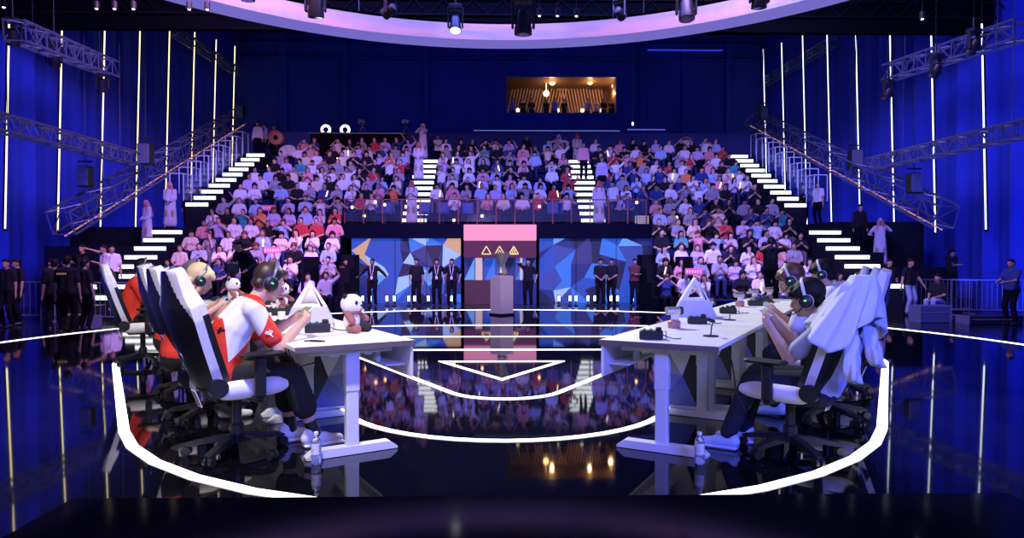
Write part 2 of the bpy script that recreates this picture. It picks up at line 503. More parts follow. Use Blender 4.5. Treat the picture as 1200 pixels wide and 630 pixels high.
# the two inner chevrons, arms running back to the line behind the desks
def chevron(apexD,r,endD,n=16):
    pts=[]; 
    xe=(endD-apexD)/math.sqrt(3); pts.append((-xe,endD))
    for i in range(n+1):
        a=R(210+120*i/n); pts.append((r*math.cos(a),apexD+2*r+r*math.sin(a)))
    pts.append((xe,endD)); return pts
ribbon(chevron(3.42,1.45,9.5),.055).build('light_line',M_line,stage)
ribbon(chevron(5.72,.6,9.6),.058).build('light_line',M_line,stage)
ribbon([(-3.3,11.35),(3.3,11.35)],.07).build('light_line',M_line,stage)
ribbon([(18*math.sin(R(a)),13.3-18+18*math.cos(R(a))) for a in range(-17,18)],.075).build('light_line',M_line,stage)
ribbon([(-.79,8.62),(.73,8.62),(-.03,7.34)],.05,True).build('logo_triangle',M_line,stage)
ribbon([(7.9*math.cos(R(a)),9.35+7.9*math.sin(R(a))) for a in range(-30,211,3)],.07).build('edge_light',M_line,stage)

# glossy counter in front of the camera
c=empty('black_counter',(.05,1.1,0),0,'glossy black counter top across the bottom of the view','counter')
m=MB(); m.bbox((0,0,.765),(2.1,.84,.03),.006); m.build('counter_top',mat('counter_dark_gloss',(.002,.002,.003),.08,spec=.03),c)
m=MB(); m.bbox((0,-.05,.375),(1.9,.6,.74),.02); m.build('counter_body',M_blackm,c)

# ------------------------------------------------------------------ ring above the stage
ring=empty('overhead_ring',(0,9.4,7.4),0,'huge lilac glowing ring hanging above the stage','ring screen')
M_ringu=emis('ring_underside_glow',(.17,.14,.55),.95)
M_ringi=mat('ring_inner_screen',(.02,.02,.02),.4,emit=(.6,.3,.7),es=.55)
nt=M_ringi.node_tree; b=nt.nodes['Principled BSDF']; tc=nt.nodes.new('ShaderNodeTexCoord'); n_=nt.nodes.new('ShaderNodeTexNoise'); n_.inputs['Scale'].default_value=.35
mp=nt.nodes.new('ShaderNodeMapping'); mp.inputs['Scale'].default_value=(1,1,9); cr=nt.nodes.new('ShaderNodeValToRGB')
cr.color_ramp.elements[0].position=.38; cr.color_ramp.elements[0].color=(.36,.27,.75,1); cr.color_ramp.elements[1].position=.62; cr.color_ramp.elements[1].color=(.95,.34,.52,1)
nt.links.new(tc.outputs['Object'],mp.inputs['Vector']); nt.links.new(mp.outputs['Vector'],n_.inputs['Vector']); nt.links.new(n_.outputs['Fac'],cr.inputs['Fac']); nt.links.new(cr.outputs['Color'],b.inputs['Emission Color'])
def annulus(m,r0,r1,z,n=160):
    vs=[];
    for r in (r0,r1):
        for i in range(n): t=2*math.pi*i/n; vs.append((r*math.cos(t),r*math.sin(t),z))
    m.add(vs,[(i,(i+1)%n,n+(i+1)%n,n+i) for i in range(n)])
m=MB(); m.lathe([(10.6,0),(10.6,.5),(9.82,.5),(9.82,.46)],n=160); 
m2=MB(); n=160
vs=[];fs=[]
for r,z in ((9.84,.03),(10.62,.03),(10.62,.52),(9.84,.52)):
    for i in range(n): t=2*math.pi*i/n; vs.append((r*math.cos(t),r*math.sin(t),z))
for j in range(3):
    for i in range(n): fs.append((j*n+i,j*n+(i+1)%n,(j+1)*n+(i+1)%n,(j+1)*n+i))
m2.add(vs,fs); m2.build('ring_housing',M_blackm,ring)
m3=MB(); vs=[]
for r,z in ((9.82,0),(10.6,0)):
    for i in range(n): t=2*math.pi*i/n; vs.append((r*math.cos(t),r*math.sin(t),z))
m3.add(vs,[(i,(i+1)%n,n+(i+1)%n,n+i) for i in range(n)]); m3.build('underside_panel',M_ringu,ring)
m4=MB(); vs=[]
for z in (0.0,.44):
    for i in range(n): t=2*math.pi*i/n; vs.append((9.81*math.cos(t),9.81*math.sin(t),z))
m4.add(vs,[(i,(i+1)%n,n+(i+1)%n,n+i) for i in range(n)]); m4.build('inner_screen',M_ringi,ring)

# ------------------------------------------------------------------ vertical light strips on the side curtains
M_sl=emis('warm_strip_light',(1,.84,.46),2.2); M_sr=emis('cool_strip_light',(.72,.80,1),2.4)
for s_,mt,side in ((-1,M_sl,'left'),(1,M_sr,'right')):
    for i in range(8):
        D=22.3+2.62*i; zt=9.0 if i==0 else 10.6+i*.45
        word=('nearest','second','third','fourth','fifth','sixth','seventh','farthest')[i]
        e=empty('vertical_light_strip',(s_*16.0,D,2.25),0,'%s thin vertical light strip on the %s curtain, %s the stage'%('warm white' if s_<0 else 'cool white',side,'nearest' if i==0 else word+' from') if i not in(0,7) else '%s thin vertical light strip on the %s curtain, %s one'%('warm white' if s_<0 else 'cool white',side,word),'light strip','light strips on the %s curtain'%side)
        lean=-s_*.22; h=zt-2.25
        m=MB(); m.tube((0,0,0),(lean*h/7,0,h),.024,n=8); m.build('tube',mt,e)
        m=MB(); m.tube((s_*.06,.0,0),(s_*.06+lean*h/7,0,h),.03,n=6); m.bbox((0,0,-.04),(.09,.09,.08),.01); m.build('holder',M_blackm,e); m=MB(); m.tube((lean*h/7,0,h),(lean*h/7,0,13.0),.008,n=5); m.build('hanging_cable',M_black,e)

# ------------------------------------------------------------------ trusses
def truss(p0,p1,w,label,name='lighting_truss',col=M_darkmetal,line=None,n=None,r=.025):
    p0=Vector(p0);p1=Vector(p1); d=(p1-p0); L=d.length; d.normalize(); up=V(0,0,1); sd=d.cross(up).normalized(); u2=sd.cross(d)
    n=n or max(3,int(L/w/1.1)); m=MB(); o=empty(name,tuple(p0),0,label,'truss')
    cs=[sd*(w/2)*a+u2*(w/2)*b_ for a,b_ in ((-1,-1),(1,-1),(1,1),(-1,1))]
    for c_ in cs: m.tube(c_,d*L+c_,r*1.5,n=6)
    m.build('chords',col,o)
    m=MB()
    for i in range(n):
        a=d*(L*i/n); b_=d*(L*(i+1)/n)
        for q in range(4):
            c1,c2=cs[q],cs[(q+1)%4]
            m.tube(a+c1,a+c2,r*.7,n=4,caps=False)
            m.tube(a+(c1 if i%2 else c2),b_+(c2 if i%2 else c1),r*.7,n=4,caps=False)
    m.build('braces',col,o)
    for q in (.15,.85): m=MB(); c_=d*(L*q); m.tube(c_,V(c_.x,c_.y,15.2-p0.z),.010,n=5); m.build('hanging_cable',M_black,o)
    if line:
        m=MB(); c_=-u2*(w/2+.06); m.tube(c_,d*L+c_,.024,n=6); m.build('light_edge',line,o)
    return o
M_pink=emis('pink_edge_light',(1,.42,.30),.6)
xl,zl=at(72,22,262); xr,zr=at(287,36,137)
truss((xl,22,zl),(xr,36,zr),.75,'sloping truss with a pink light edge by the left curtain',line=M_pink)
xl,zl=at(1108,22,254); xr,zr=at(880,36,137)
truss((xl,22,zl),(xr,36,zr),.75,'sloping truss with a pink light edge by the right curtain',line=M_pink)
def htr(px0,y0,D0,px1,y1,D1,w,label):
    a=at(px0,D0,y0); b_=at(px1,D1,y1); return truss((a[0],D0,a[1]),(b_[0],D1,b_[1]),w,label)
htr(20,40,17.5,132,84,23.5,.5,'upper blue lit truss hanging at the top left')
htr(-30,138,16.5,162,188,25,.42,'lower blue lit truss hanging before the left strips')
htr(1195,32,17.5,1040,84,23.5,.5,'upper blue lit truss hanging at the top right')
htr(1230,142,16.5,1020,192,25,.42,'lower blue lit truss hanging before the right strips')
htr(975,48,33,893,97,41.5,.4,'small far truss high in the back right corner')
htr(205,40,33,282,88,41.5,.4,'small far truss high in the back left corner')

# suspension cables of the ring
for k in range(8):
    a=2*math.pi*(k+.5)/8; m=MB(); m.tube((10.2*math.cos(a),10.2*math.sin(a),.5),(10.2*math.cos(a),10.2*math.sin(a),7.8),.012,n=5); m.build('hanging_cable',M_black,ring)
# moving head lamps and speakers
M_lens=emis('lamp_lens_white',(1,.95,.9),6); M_lensd=mat('lamp_lens_dark',(.03,.03,.05),.1,coat=1)
def moving_head(px,y,D,scale,label,lit=False,tilt=0,yaw=0):
    x,z=at(px,D,y); e=empty('moving_head_lamp',(x,D,z),yaw,label,'stage lamp','moving head lamps under the roof'); e.scale=(scale,)*3
    m=MB(); m.bbox((0,0,.62),(.30,.24,.12),.02); m.tube((0,0,.68),(0,0,.95),.03); m.build('base',M_black,e)
    m=MB(); m.bbox((-.165,0,.38),(.04,.10,.46),.012); m.bbox((.165,0,.38),(.04,.10,.46),.012); m.bbox((0,0,.575),(.35,.12,.05),.012); m.build('yoke',M_black,e)
    Mx=Matrix.Rotation(tilt,3,'X'); m=MB()
    m.lathe([(.05,.18),(.10,.16),(.125,.08),(.125,-.05),(.14,-.12),(.14,-.20),(.125,-.2)],(0,0,.26),n=20,M=Mx)
    h=m.build('head',M_black,e,smooth=True)
    m=MB(); m.tube((0,0,.9),(0,0,(15.2-z)/scale),.010,n=5); m.build('hanging_cable',M_black,e)
    m=MB(); m.lathe([(.118,-.201),(.118,-.207)],(0,0,.26),n=20,M=Mx); m.build('lens',M_lens if lit else M_lensd,h)
    return e
moving_head(371,27,15,1.25,'dark moving head lamp hanging before the ring, left of the centre',tilt=.2)
moving_head(458,27,16,.95,'small dark lamp half hidden above the ring, left of the lit one',tilt=1.2,yaw=1)
moving_head(534,42,16,1.0,'lit moving head lamp hanging before the middle of the ring',True,tilt=-.3)
moving_head(613,46,14,1.3,'tallest dark moving head lamp hanging before the ring centre',tilt=.05)
moving_head(803,28,15,1.25,'dark moving head lamp hanging before the ring, right of the centre',tilt=-.2)
moving_head(888,13,14,1.1,'dark moving head lamp at the top edge, right of the ring',tilt=.1)
moving_head(292,8,14,1.0,'dark moving head lamp at the top edge, left of the ring',tilt=.1)
moving_head(725,27,17,.9,'small dark lamp above the ring, right of the tallest one',tilt=1.3,yaw=-.6)
# hanging lamps on the side trusses
for px,y,D,lab in ((18,60,17.8,'blue lit lamp under the upper left truss, leftmost'),(66,84,20,'lamp under the upper left truss near the second strip'),(122,112,23,'lamp hanging at the inner end of the upper left truss'),
                   (1094,92,20,'lamp under the upper right truss near a strip'),(1138,64,18.5,'lamp under the upper right truss, rightmost'),(1038,118,23,'lamp hanging at the inner end of the upper right truss')):
    moving_head(px,y,D,1.1,lab,tilt=.6,yaw=.4)
def speaker(px,y,D,lab,s=1):
    x,z=at(px,D,y); e=empty('hanging_speaker',(x,D,z),0,lab,'speaker','hanging speakers by the curtains')
    m=MB(); m.bbox((0,0,0),(.5*s,.45*s,.85*s),.03); m.build('cabinet',M_black,e)
    m=MB(); m.bbox((0,-.235*s,0),(.44*s,.02,.78*s),.008); m.build('grille',M_darkmetal,e)
    m=MB(); m.tube((0,0,.42*s),(0,0,15.2-z),.012); m.box((0,0,.62*s),(.6*s,.06,.05)); m.build('bracket',M_black,e)
speaker(172,182,25,'black speaker box above the left sloping truss',.9)
speaker(101,208,23,'black speaker box hanging low over the left sloping truss',.8)
speaker(893,132,34,'black speaker box at the top of the right sloping truss',.8)
speaker(1001,186,27,'black speaker box above the middle of the right sloping truss',.9)
speaker(1070,214,23,'black speaker box at the low end of the right sloping truss',.8)
speaker(283,133,34,'black speaker box at the top of the left sloping truss',.8)
# pin point lamps under the roof
k=0
for px,y in ((8,14),(116,15),(137,15),(159,15),(224,15),(245,15),(632,20),(653,20),(675,20),(1078,21)):
    D=15; x,z=at(px,D,y); e=empty('ceiling_spot',(x,D,z),0,'tiny white spot lamp under the dark roof, %s'%('far left','left group, first','left group, second','left group, third','beside the ring, first','beside the ring, second','centre group, first','centre group, second','centre group, third','right side')[k],'spot lamp','tiny roof spots'); k+=1
    m=MB(); m.lathe([(.05,.16),(.06,.15),(.06,.01),(.055,0)],n=12); m.tube((0,0,.15),(0,0,15.2-z),.008,n=5); m.build('can',M_black,e)
    m=MB(); m.ell((0,0,.0),(.03,.03,.02),nu=10,nv=6); m.build('bulb',M_lens,e)
# ------------------------------------------------------------------ window room high in the back wall
room=empty('viewing_box',((wx0+wx1)/2,WB+.3,wz0),0,'warm lit glazed viewing room high in the back wall','viewing room')
W_=wx1-wx0; Hh=wz1-wz0
M_wood=mat('warm_timber_lining',(.75,.50,.34),.6,noise=.3,nscale=3); M_woodd=mat('dark_timber',(.16,.08,.05),.7)
m=MB(); m.box((0,3.2,Hh/2-.3),(W_,.1,Hh+.6)); m.box((0,1.6,-.65),(W_,3.2,.1)); m.box((-W_/2-.05,1.6,Hh/2-.3),(.1,3.2,Hh+.6)); m.box((W_/2+.05,1.6,Hh/2-.3),(.1,3.2,Hh+.6)); m.build('room_lining',M_woodd,room)
m=MB(); m.box((0,1.6,Hh+.05),(W_,3.2,.1)); m.build('room_ceiling',M_woodd,room)
m=MB()
for i in range(34):
    x=-W_/2+.12+i*(W_-.1)/34; sl=.35*(1 if x<0.3 else -1)
    m.tube((x,2.9,Hh*.3),(x+sl,2.6,Hh-.03),.03,n=5,mi=0)
m.build('slat_screen',M_wood,room)
m=MB()
for z in (0,Hh): m.box((0,-.17,z),(W_+.1,.14,.07))
for x in (-W_/2,W_/2): m.box((x,-.17,Hh/2),(.07,.14,Hh))
for x in (-W_/6,W_/4): m.box((x,-.17,Hh/2),(.03,.05,Hh))
m.build('window_frame',M_darkmetal,room)
M_bulb=emis('warm_bulb',(1,.62,.25),9)
for (px,y) in ((647,97),(691,96),(720,101),(640,110)):
    x,z=at(px,WB+1.6,y); m=MB(); m.ell((x-(wx0+wx1)/2,1.3,z-wz0),(.19,.19,.19)); m.tube((x-(wx0+wx1)/2,1.3,z-wz0),(x-(wx0+wx1)/2,1.3,Hh),.01,n=5); m.build('globe_lamp',M_bulb,room,smooth=True)
M_glow=emis('pale_table_lamp',(1,.85,.45),2.2)
for px in (607,654,683,706,720):
    x,z=at(px,WB+2.2,128); m=MB(); m.bbox((x-(wx0+wx1)/2,2.3,z-wz0),(.22,.2,.22),.04); m.build('table_lamp',M_glow,room)
m=MB(); m.bbox((0,2.1,-.35),(W_*.9,.5,.5),.03); m.build('counter',M_woodd,room)
# ledge and dark concourse behind the top rows
m=MB(); m.box((0,34.6,6.6),(25.2,.3,2.0)); tag(m.build('concourse_parapet',M_back),'dark blue parapet wall behind the top rows','parapet wall')
m=MB(); m.box((0,37.2,5.525),(25.2,9.2,.15)); m.box((-11,33.4,5.87),(2.2,1.8,.54)); tag(m.build('concourse_floor',M_tier),'dark concourse floor behind the top rows','concourse floor')
e=empty('light_ledge',(2.3,34.4,7.68),0,'thin pale lit ledge along the parapet in the centre','ledge')
m=MB(); m.bbox((0,0,0),(7.4,.2,.09),.01); m.build('ledge_board',M_darkmetal,e)
m=MB(); m.box((0,-.11,.0),(7.3,.02,.03)); m.build('led_line',emis('dim_blue_line',(.25,.35,.9),.5),e)
e=empty('light_ledge',(7.3,34.4,7.75),0,'short violet lit ledge right of the centre ledge','ledge')
m=MB(); m.bbox((0,0,0),(1.9,.2,.08),.01); m.build('ledge_board',M_darkmetal,e)
m=MB(); m.box((0,-.11,.0),(1.9,.02,.05)); m.build('led_line',emis('violet_line',(.12,.1,.9),1),e)
e=empty('wall_light_line',(0,WB-.3,0),0,'faint blue light line on the back wall, right of centre','light line')
x0,z0=at(758,WB-.3,59); x1,_=at(846,WB-.3,59)
m=MB(); m.bbox(((x0+x1)/2,0,z0),(x1-x0,.06,.09),.01); m.build('led_line',emis('blue_line',(.03,.05,.75),.7),e)
# hanging rod with bright tip
x,z=at(741,33,145); e=empty('hanging_rod',(x,33,z),0,'thin pale vertical rod hanging right of the viewing room','rod')
m=MB(); m.tube((0,0,0),(0,0,4.0),.018,n=6); m.build('rod',M_darkmetal,e); m=MB(); m.ell((0,0,0),(.05,.05,.09)); m.build('tip',M_bar,e)
# ------------------------------------------------------------------ grandstands
def tierset(name,label,x0,x1,rows,base=ZF,front=None):
    """rows: list of (D,z) of seat platforms, .85 deep"""
    e=empty(name,((x0+x1)/2,rows[0][0],0),0,label,'grandstand')
    m=MB(); w_=x1-x0
    for i,(D,z) in enumerate(rows):
        d1=(rows[i+1][0] if i<len(rows)-1 else D+1.1)
        m.box((0,(D-.4+d1-.4)/2-rows[0][0],(z+base)/2),(w_,d1-D,z-base))
    m.build('tiers',M_tier,e)
    for (D,z) in rows:
        m=MB(); m.bbox((0,D+.13-rows[0][0],z+.40),(w_-.1,.36,.05),.015); m.box((0,D+.22-rows[0][0],z+.19),(w_-.2,.05,.38)); m.build('bench',M_bench,e)
    return e
M_bench=mat('bench_blue',(.010,.02,.10),.8,spec=.1)
LOW=[(20.55+.85*k,-.4+.45*k+.02) for k in range(7)]
UP=[(27.3+.8*j,3.0+.44*j) for j in range(7)]
PZ=2.6
tierset('grandstand_block','dark stepped tiers under the lower left stand',-10.75,-5.95,LOW)
tierset('grandstand_block','dark stepped tiers under the lower right stand',5.75,10.55,LOW)
tierset('grandstand_block','dark stepped tiers under the upper left stand',-10.75,-3.98,UP)
tierset('grandstand_block','dark stepped tiers under the centre stand, between two stairs',-2.9,3.1,UP)
tierset('grandstand_block','dark stepped tiers under the upper right stand',4.15,10.55,UP)
# extra short rows beside the left and right of the screens
m=MB()
for k in range(5): m.box((-5.45,20.55+.85*k,(LOW[k][1]+ZF)/2),(.95-.04*k,.85,LOW[k][1]-ZF+.002))
tag(m.build('seat_riser',M_riser),'dark riser at the inner end of the lower left stand','riser')
m=MB()
for k in range(5): m.box((5.25,20.55+.85*k,(LOW[k][1]+ZF)/2),(.95-.04*k,.85,LOW[k][1]-ZF+.002))
tag(m.build('seat_riser',M_riser),'dark riser at the inner end of the lower right stand','riser')
# platform over the screens
pl=empty('viewing_platform',(-.2,26.2,PZ),0,'dark raised platform above the blue screens','platform')
m=MB(); m.box((0,.25,-.06),(11.9,1.3,.12)); m.box((0,.8,-1.5),(11.9,.2,2.9)); m.build('deck',M_tier,pl)
m=MB(); m.box((0,-.42,-.28),(11.7,.06,.56)); m.build('fascia',mat('fascia_navy',(.004,.005,.022),.9,spec=.1),pl)
# stairs with glowing nosings
def stair(label,x,w_,D0,z0,D1,z1,n):
    e=empty('lit_stair',(x,D0,z0),0,label,'stairs'); 
    rise=(z1-z0)/n; run=(D1-D0)/n
    m=MB()
    for i in range(n): m.box((0,run*(i+.5),(rise*(i+1)+ZF-z0)/2),(w_,run*1.02,rise*(i+1)-ZF+z0))
    m.build('flight',M_tier,e)
    for i in range(n):
        m=MB(); m.box((0,run*i-.03,rise*(i+.62)),(w_*.96,.04,rise*.42)); m.build('nosing_light',M_bar,e)
    return e
stair('glowing stair between the upper left and centre stands',-3.43,1.02,26.9,2.6,32.3,5.9,11)
stair('glowing stair between the centre and upper right stands',3.62,.98,26.9,2.6,32.3,5.9,11)
stair('glowing stair down the outer side of the left stand, upper flight',-11.3,.85,25.6,3.1,32.4,6.15,10)
stair('glowing stair down the outer side of the right stand, upper flight',11.08,.85,25.6,3.1,32.4,6.15,10)
stair('glowing stair at the foot of the left stand, lower flight',-11.45,1.05,19.6,.0,24.2,2.3,8)
stair('glowing stair at the foot of the right stand, lower flight',11.25,1.15,19.9,.3,24.2,2.3,7)
for s_,nm in ((-1,'left'),(1,'right')):
    m=MB(); m.box((s_*11.38,24.9,.95),(1.0,1.4,2.7)); tag(m.build('stair_landing',M_tier),'dark landing between the two flights of the %s outer stair'%nm,'landing')
    # glass hand rail panels stepping up the outer side
    e=empty('stair_railing',(s_*11.85,25.6,3.1),0,'pale framed glass railing stepping up the %s outer stair'%nm,'railing')
    M_rail=mat('pale_rail_paint',(.55,.6,.7),.4); M_gl=mat('rail_glass',(.25,.4,.8),.1,alpha=.12)
    for i in range(9):
        y0=.1+i*.74; z0=.33*i+.35
        m=MB()
        for a,b_ in (((0,y0,z0),(0,y0,z0+1)),((0,y0,z0+1),(0,y0+.66,z0+1.02)),((0,y0+.66,z0+1.02),(0,y0+.66,z0)),((s_*.5,y0,z0+1),(0,y0,z0+1)),((s_*.5,y0,z0),(s_*.5,y0,z0+1))): m.tube(a,b_,.022,n=6)
        m.build('rail_frame',M_rail,e)
        m=MB(); m.box((0,y0+.33,z0+.5),(.012,.62,.9)); m.build('glass_panel',M_gl,e)
# platform railing
rl=empty('platform_railing',(-.2,25.85,PZ),0,'low glass railing with reddish posts on the platform edge','railing')
M_post=mat('rust_red_post',(.30,.10,.09),.5); M_glass=mat('clear_rail_glass',(.2,.3,.6),.08,alpha=.08)
for i in range(17):
    x=-5.7+i*11.4/16; m=MB(); m.bbox((x,0,.45),(.045,.045,.9),.008); m.build('post',M_post,rl)
m=MB(); m.tube((-5.75,0,.91),(5.75,0,.91),.022,n=8); m.build('handrail',M_post,rl)
for i in range(16):
    x=-5.7+(i+.5)*11.4/16; m=MB(); m.box((x,0,.47),(11.4/16-.06,.012,.78)); m.build('glass_panel',M_glass,rl)
# side faces of the upper stands are dark drapes
for s_,x0,nm in ((-1,-5.93,'left'),(1,5.7,'right')):
    m=MB(); m.box((x0,23.2,(2.1-.4)/2+ZF*.0-.1),(.08,5.6,1.2)); tag(m.build('side_drape',M_blackm),'black drape along the inner side of the lower %s stand'%nm,'drape')

# ------------------------------------------------------------------ blue screens with facets
cols=[(.006,.02,.20),(.012,.07,.55),(.03,.17,.85),(.12,.34,1.0),(.34,.50,.98),(.004,.008,.06),(.62,.36,.24),(.03,.06,.42),(.035,.035,.24)]
M_fac=[emis('screen_facet_%s'%n_,c,1.0) for n_,c in zip(('navy','royal','azure','sky','pale','ink','tan','blue','plum'),cols)]
def facet_screen(label,px0,px1,D,seed,slices):
    rnd=random.Random(seed); x0=at(px0,D);x1=at(px1,D); z0=ZF; z1=H0+24.4*D/800
    e=empty('geometric_screen',((x0+x1)/2,D,z0),0,label,'screen'); W=x1-x0; Hh=z1-z0
    m=MB(); m.bbox((0,.08,Hh/2),(W+.06,.14,Hh+.04),.01); m.build('housing',M_blackm,e)
    nx,nz=7,5; P={}
    for i in range(nx+1):
        for j in range(nz+1):
            P[i,j]=(-W/2+W*i/nx+(rnd.uniform(-.42,.42)*W/nx if 0<i<nx else 0), Hh*j/nz+(rnd.uniform(-.42,.42)*Hh/nz if 0<j<nz else 0))
    m=MB(); prev=0
    for i in range(nx):
        for j in range(nz):
            a,b_,c_,d_=P[i,j],P[i+1,j],P[i+1,j+1],P[i,j+1]
            ts=((a,b_,c_),(a,c_,d_)) if rnd.random()<.5 else ((a,b_,d_),(b_,c_,d_))
            for t in ts:
                k=rnd.choices(range(9),(6,3,4,4,4,6,.2 if j<2 else 1.0,3,1.4))[0]
                if rnd.random()<.3: k=prev
                prev=k
                m.add([(p[0],0,p[1]) for p in t],[(0,1,2)],k)
    m.build('display',M_fac,e,recalc=False)
    for s_ in slices:
        mm=MB(); x=at(s_,D)-(x0+x1)/2; mm.box((x,-.008,Hh/2),(.02,.012,Hh)); mm.build('panel_seam',M_blackm,e)
    return e
facet_screen('blue geometric screen left of the pink booth',412,540,25.9,11,(463,500))
facet_screen('blue geometric screen right of the pink booth',632,765,25.9,29,(675,722))

# ------------------------------------------------------------------ pink booth between the screens
BD=25.2
bx0=at(543.5,BD); bx1=at(628.5,BD); bc=(bx0+bx1)/2; bw=bx1-bx0
def bz(y): return H0-(y-302)*BD/800-ZF
bo=empty('trophy_booth',(bc,BD,ZF),0,'booth with a glowing pink header and gold triangle signs','booth')
m=MB(); m.bbox((0,.2,(bz(263)+bz(281.5))/2),(bw,.5,bz(263)-bz(281.5)),.01); m.build('glowing_header',emis('pink_header_glow',(.92,.30,.55),1.05),bo)
M_maroon=mat('maroon_panel',(.10,.02,.035),.5)
sg=MB(); sg.bbox((0,.2,(bz(282)+bz(302))/2),(bw,.46,bz(282)-bz(302)),.01); sg=sg.build('sign_board',mat('maroon_sign',(.02,.01,.02),.5,emit=(.10,.012,.035),es=.7),bo)
M_gold=emis('gold_outline',(1,.75,.35),1.3)
for i,px in enumerate((570,585.5,602)):
    x=at(px,BD)-bc; zc=(bz(297.5)+0); h=.29; w_=.34; m=MB()
    pts=[V(x-w_/2,-.045,bz(297.5)),V(x+w_/2,-.045,bz(297.5)),V(x,-.045,bz(297.5)+h)]
    for a in range(3): m.tube(pts[a],pts[(a+1)%3],.017,n=6)
    if i==1:
        m.tube(V(x-.08,-.045,bz(297.5)),V(x,-.045,bz(297.5)+.15),.012,n=5); m.tube(V(x+.08,-.045,bz(297.5)),V(x,-.045,bz(297.5)+.15),.012,n=5)
    if i==2:
        for q in (.25,.5,.75): m.tube(pts[0].lerp(pts[2],q),pts[0].lerp(pts[1],q),.010,n=5)
        for q in (.3,.6): m.tube(pts[0].lerp(pts[1],q),pts[1].lerp(pts[2],1-q*.6),.008,n=5)
    m.build('triangle_emblem',M_gold,sg)
M_glp=emis('pale_post_glow',(.85,.6,.7),.75)
for px,w_ in ((561,.25),(611,.09)):
    m=MB(); m.bbox((at(px,BD)-bc,.2,bz(328)/2+bz(302)/2),(w_,.3,bz(302)-bz(328)),.01); m.build('post',M_glp,bo)
m=MB(); m.bbox((-bw*.17,.1,bz(328)/2),(bw*.64,.5,bz(328)),.01); m.build('counter_front',mat('maroon_counter',(.02,.01,.012),.5,emit=(.07,.02,.04),es=.8),bo)
m=MB(); m.bbox((bw*.33,.1,bz(328)/2),(bw*.34,.5,bz(328)),.01); m.build('counter_front',mat('navy_counter',(.01,.01,.03),.5,emit=(.01,.02,.20),es=.8),bo)
rnd=random.Random(5); m=MB()
zz0,zz1=bz(328),bz(302)
for i in range(7):
    xa=-bw/2+bw*i/7; xb=xa+bw/7; q=rnd.random()
    m.add([(xa,.42,zz0),(xb,.42,zz0),(xb,.42,zz1)],[(0,1,2)],rnd.choice((1,2,3,7,0))); m.add([(xa,.42,zz0),(xb,.42,zz1),(xa,.42,zz1)],[(0,1,2)],rnd.choice((1,5,4,7,0)))
m.build('inner_display',M_fac,bo,recalc=False)
m=MB(); m.box((0,.47,(zz0+zz1)/2),(bw,.08,zz1-zz0)); m.build('inner_housing',M_blackm,bo)

# trophy on its plinth
pt=empty('plinth',(at(588,15.7),15.7,0),0,'pale square plinth carrying the trophy at the stage back','plinth')
m=MB(); m.bbox((0,0,.47),(.38,.38,.86),.008,M=Matrix.Rotation(R(38),3,'Z')); m.build('column',mat('plinth_pale_pink_glow',(.62,.50,.55),.5,emit=(.5,.3,.4),es=.25),pt)  # faint pink emission stands in for light on the plinth, no lamp inside
m=MB(); m.bbox((0,0,.02),(.42,.42,.04),.005,M=Matrix.Rotation(R(38),3,'Z')); m.build('foot_plate',M_black,pt)
tr=empty('trophy',(at(588,15.7),15.7,.9),0,'silver and gold flared trophy standing on the pale plinth','trophy')
m=MB(); 
def tf(u,v):
    a=2*math.pi*u+v*1.4; r=.055+.11*(abs(v-.38)**1.1)*1.9; r*=1+.14*math.cos(3*a); return (r*math.cos(a),r*math.sin(a),.06+.46*v)
m.grid(36,18,tf,close_u=True); m.build('cup',mat('trophy_silver',(.75,.70,.66),.3,metal=.35),tr,smooth=True)
m=MB(); m.lathe([(.10,0),(.10,.03),(.07,.06),(.05,.08)],n=24); m.build('base',mat('trophy_gold',(.8,.50,.16),.3,metal=.5),tr,smooth=True)
m=MB()
for k in range(3):
    a=2*math.pi*k/3; m.path([(.06*math.cos(a),.06*math.sin(a),.07),(.075*math.cos(a+.5),.075*math.sin(a+.5),.25),(.15*math.cos(a+1.2),.15*math.sin(a+1.2),.5)],.012,n=6)
m.build('gold_rib',MC['trophy_gold'],tr,smooth=True)

# small floor lamps in front of the screens
M_fl=emis('floor_lamp_face',(.55,.75,1),5)
pos=[425,434,453.5,462,479,486,502,529,655,668,675,689,697,716,723.5,741]
wl=['leftmost','second','third','fourth','fifth','sixth','seventh','rightmost']
for i,px in enumerate(pos):
    D=24.3; sd='left' if i<8 else 'right'
    e=empty('floor_lamp',(at(px,D),D,ZF),0,'small white floor lamp, %s of the row before the %s screen'%(wl[i%8],sd),'floor lamp','floor lamps before the %s screen'%sd)
    m=MB(); m.bbox((0,0,.02),(.14,.16,.04),.008); m.tube((0,.03,.03),(0,.05,.2),.02); m.build('stand',M_black,e)
    m=MB(); m.bbox((0,0.01,.27),(.13,.08,.24),.012); h=m.build('housing',M_black,e)
    m=MB(); m.bbox((0,-.035,.27),(.085,.012,.19),.004); m.build('lamp_face',M_fl,h)
# warm lamps on the platform
M_wl=emis('warm_platform_lamp',(1,.42,.16),9)
for i,(px,y) in enumerate(((413,243),(440,237),(451,240),(427,253),(532,258),(565,253),(632,242),(746,237))):
    x,z=at(px,26.0,y); e=empty('platform_lamp',(x,26.0,PZ),0,'small orange lamp on the platform, %s from the left'%('first','second','third','fourth','fifth','sixth','seventh','last')[i],'lamp','orange lamps on the platform')
    m=MB(); m.lathe([(.07,0),(.07,.02),(.015,.03),(.015,max(.05,z-PZ-.05))],n=10); m.build('stem',M_black,e)
    m=MB(); m.ell((0,0,z-PZ),(.055,.055,.055)); m.build('globe',M_wl,e,smooth=True)
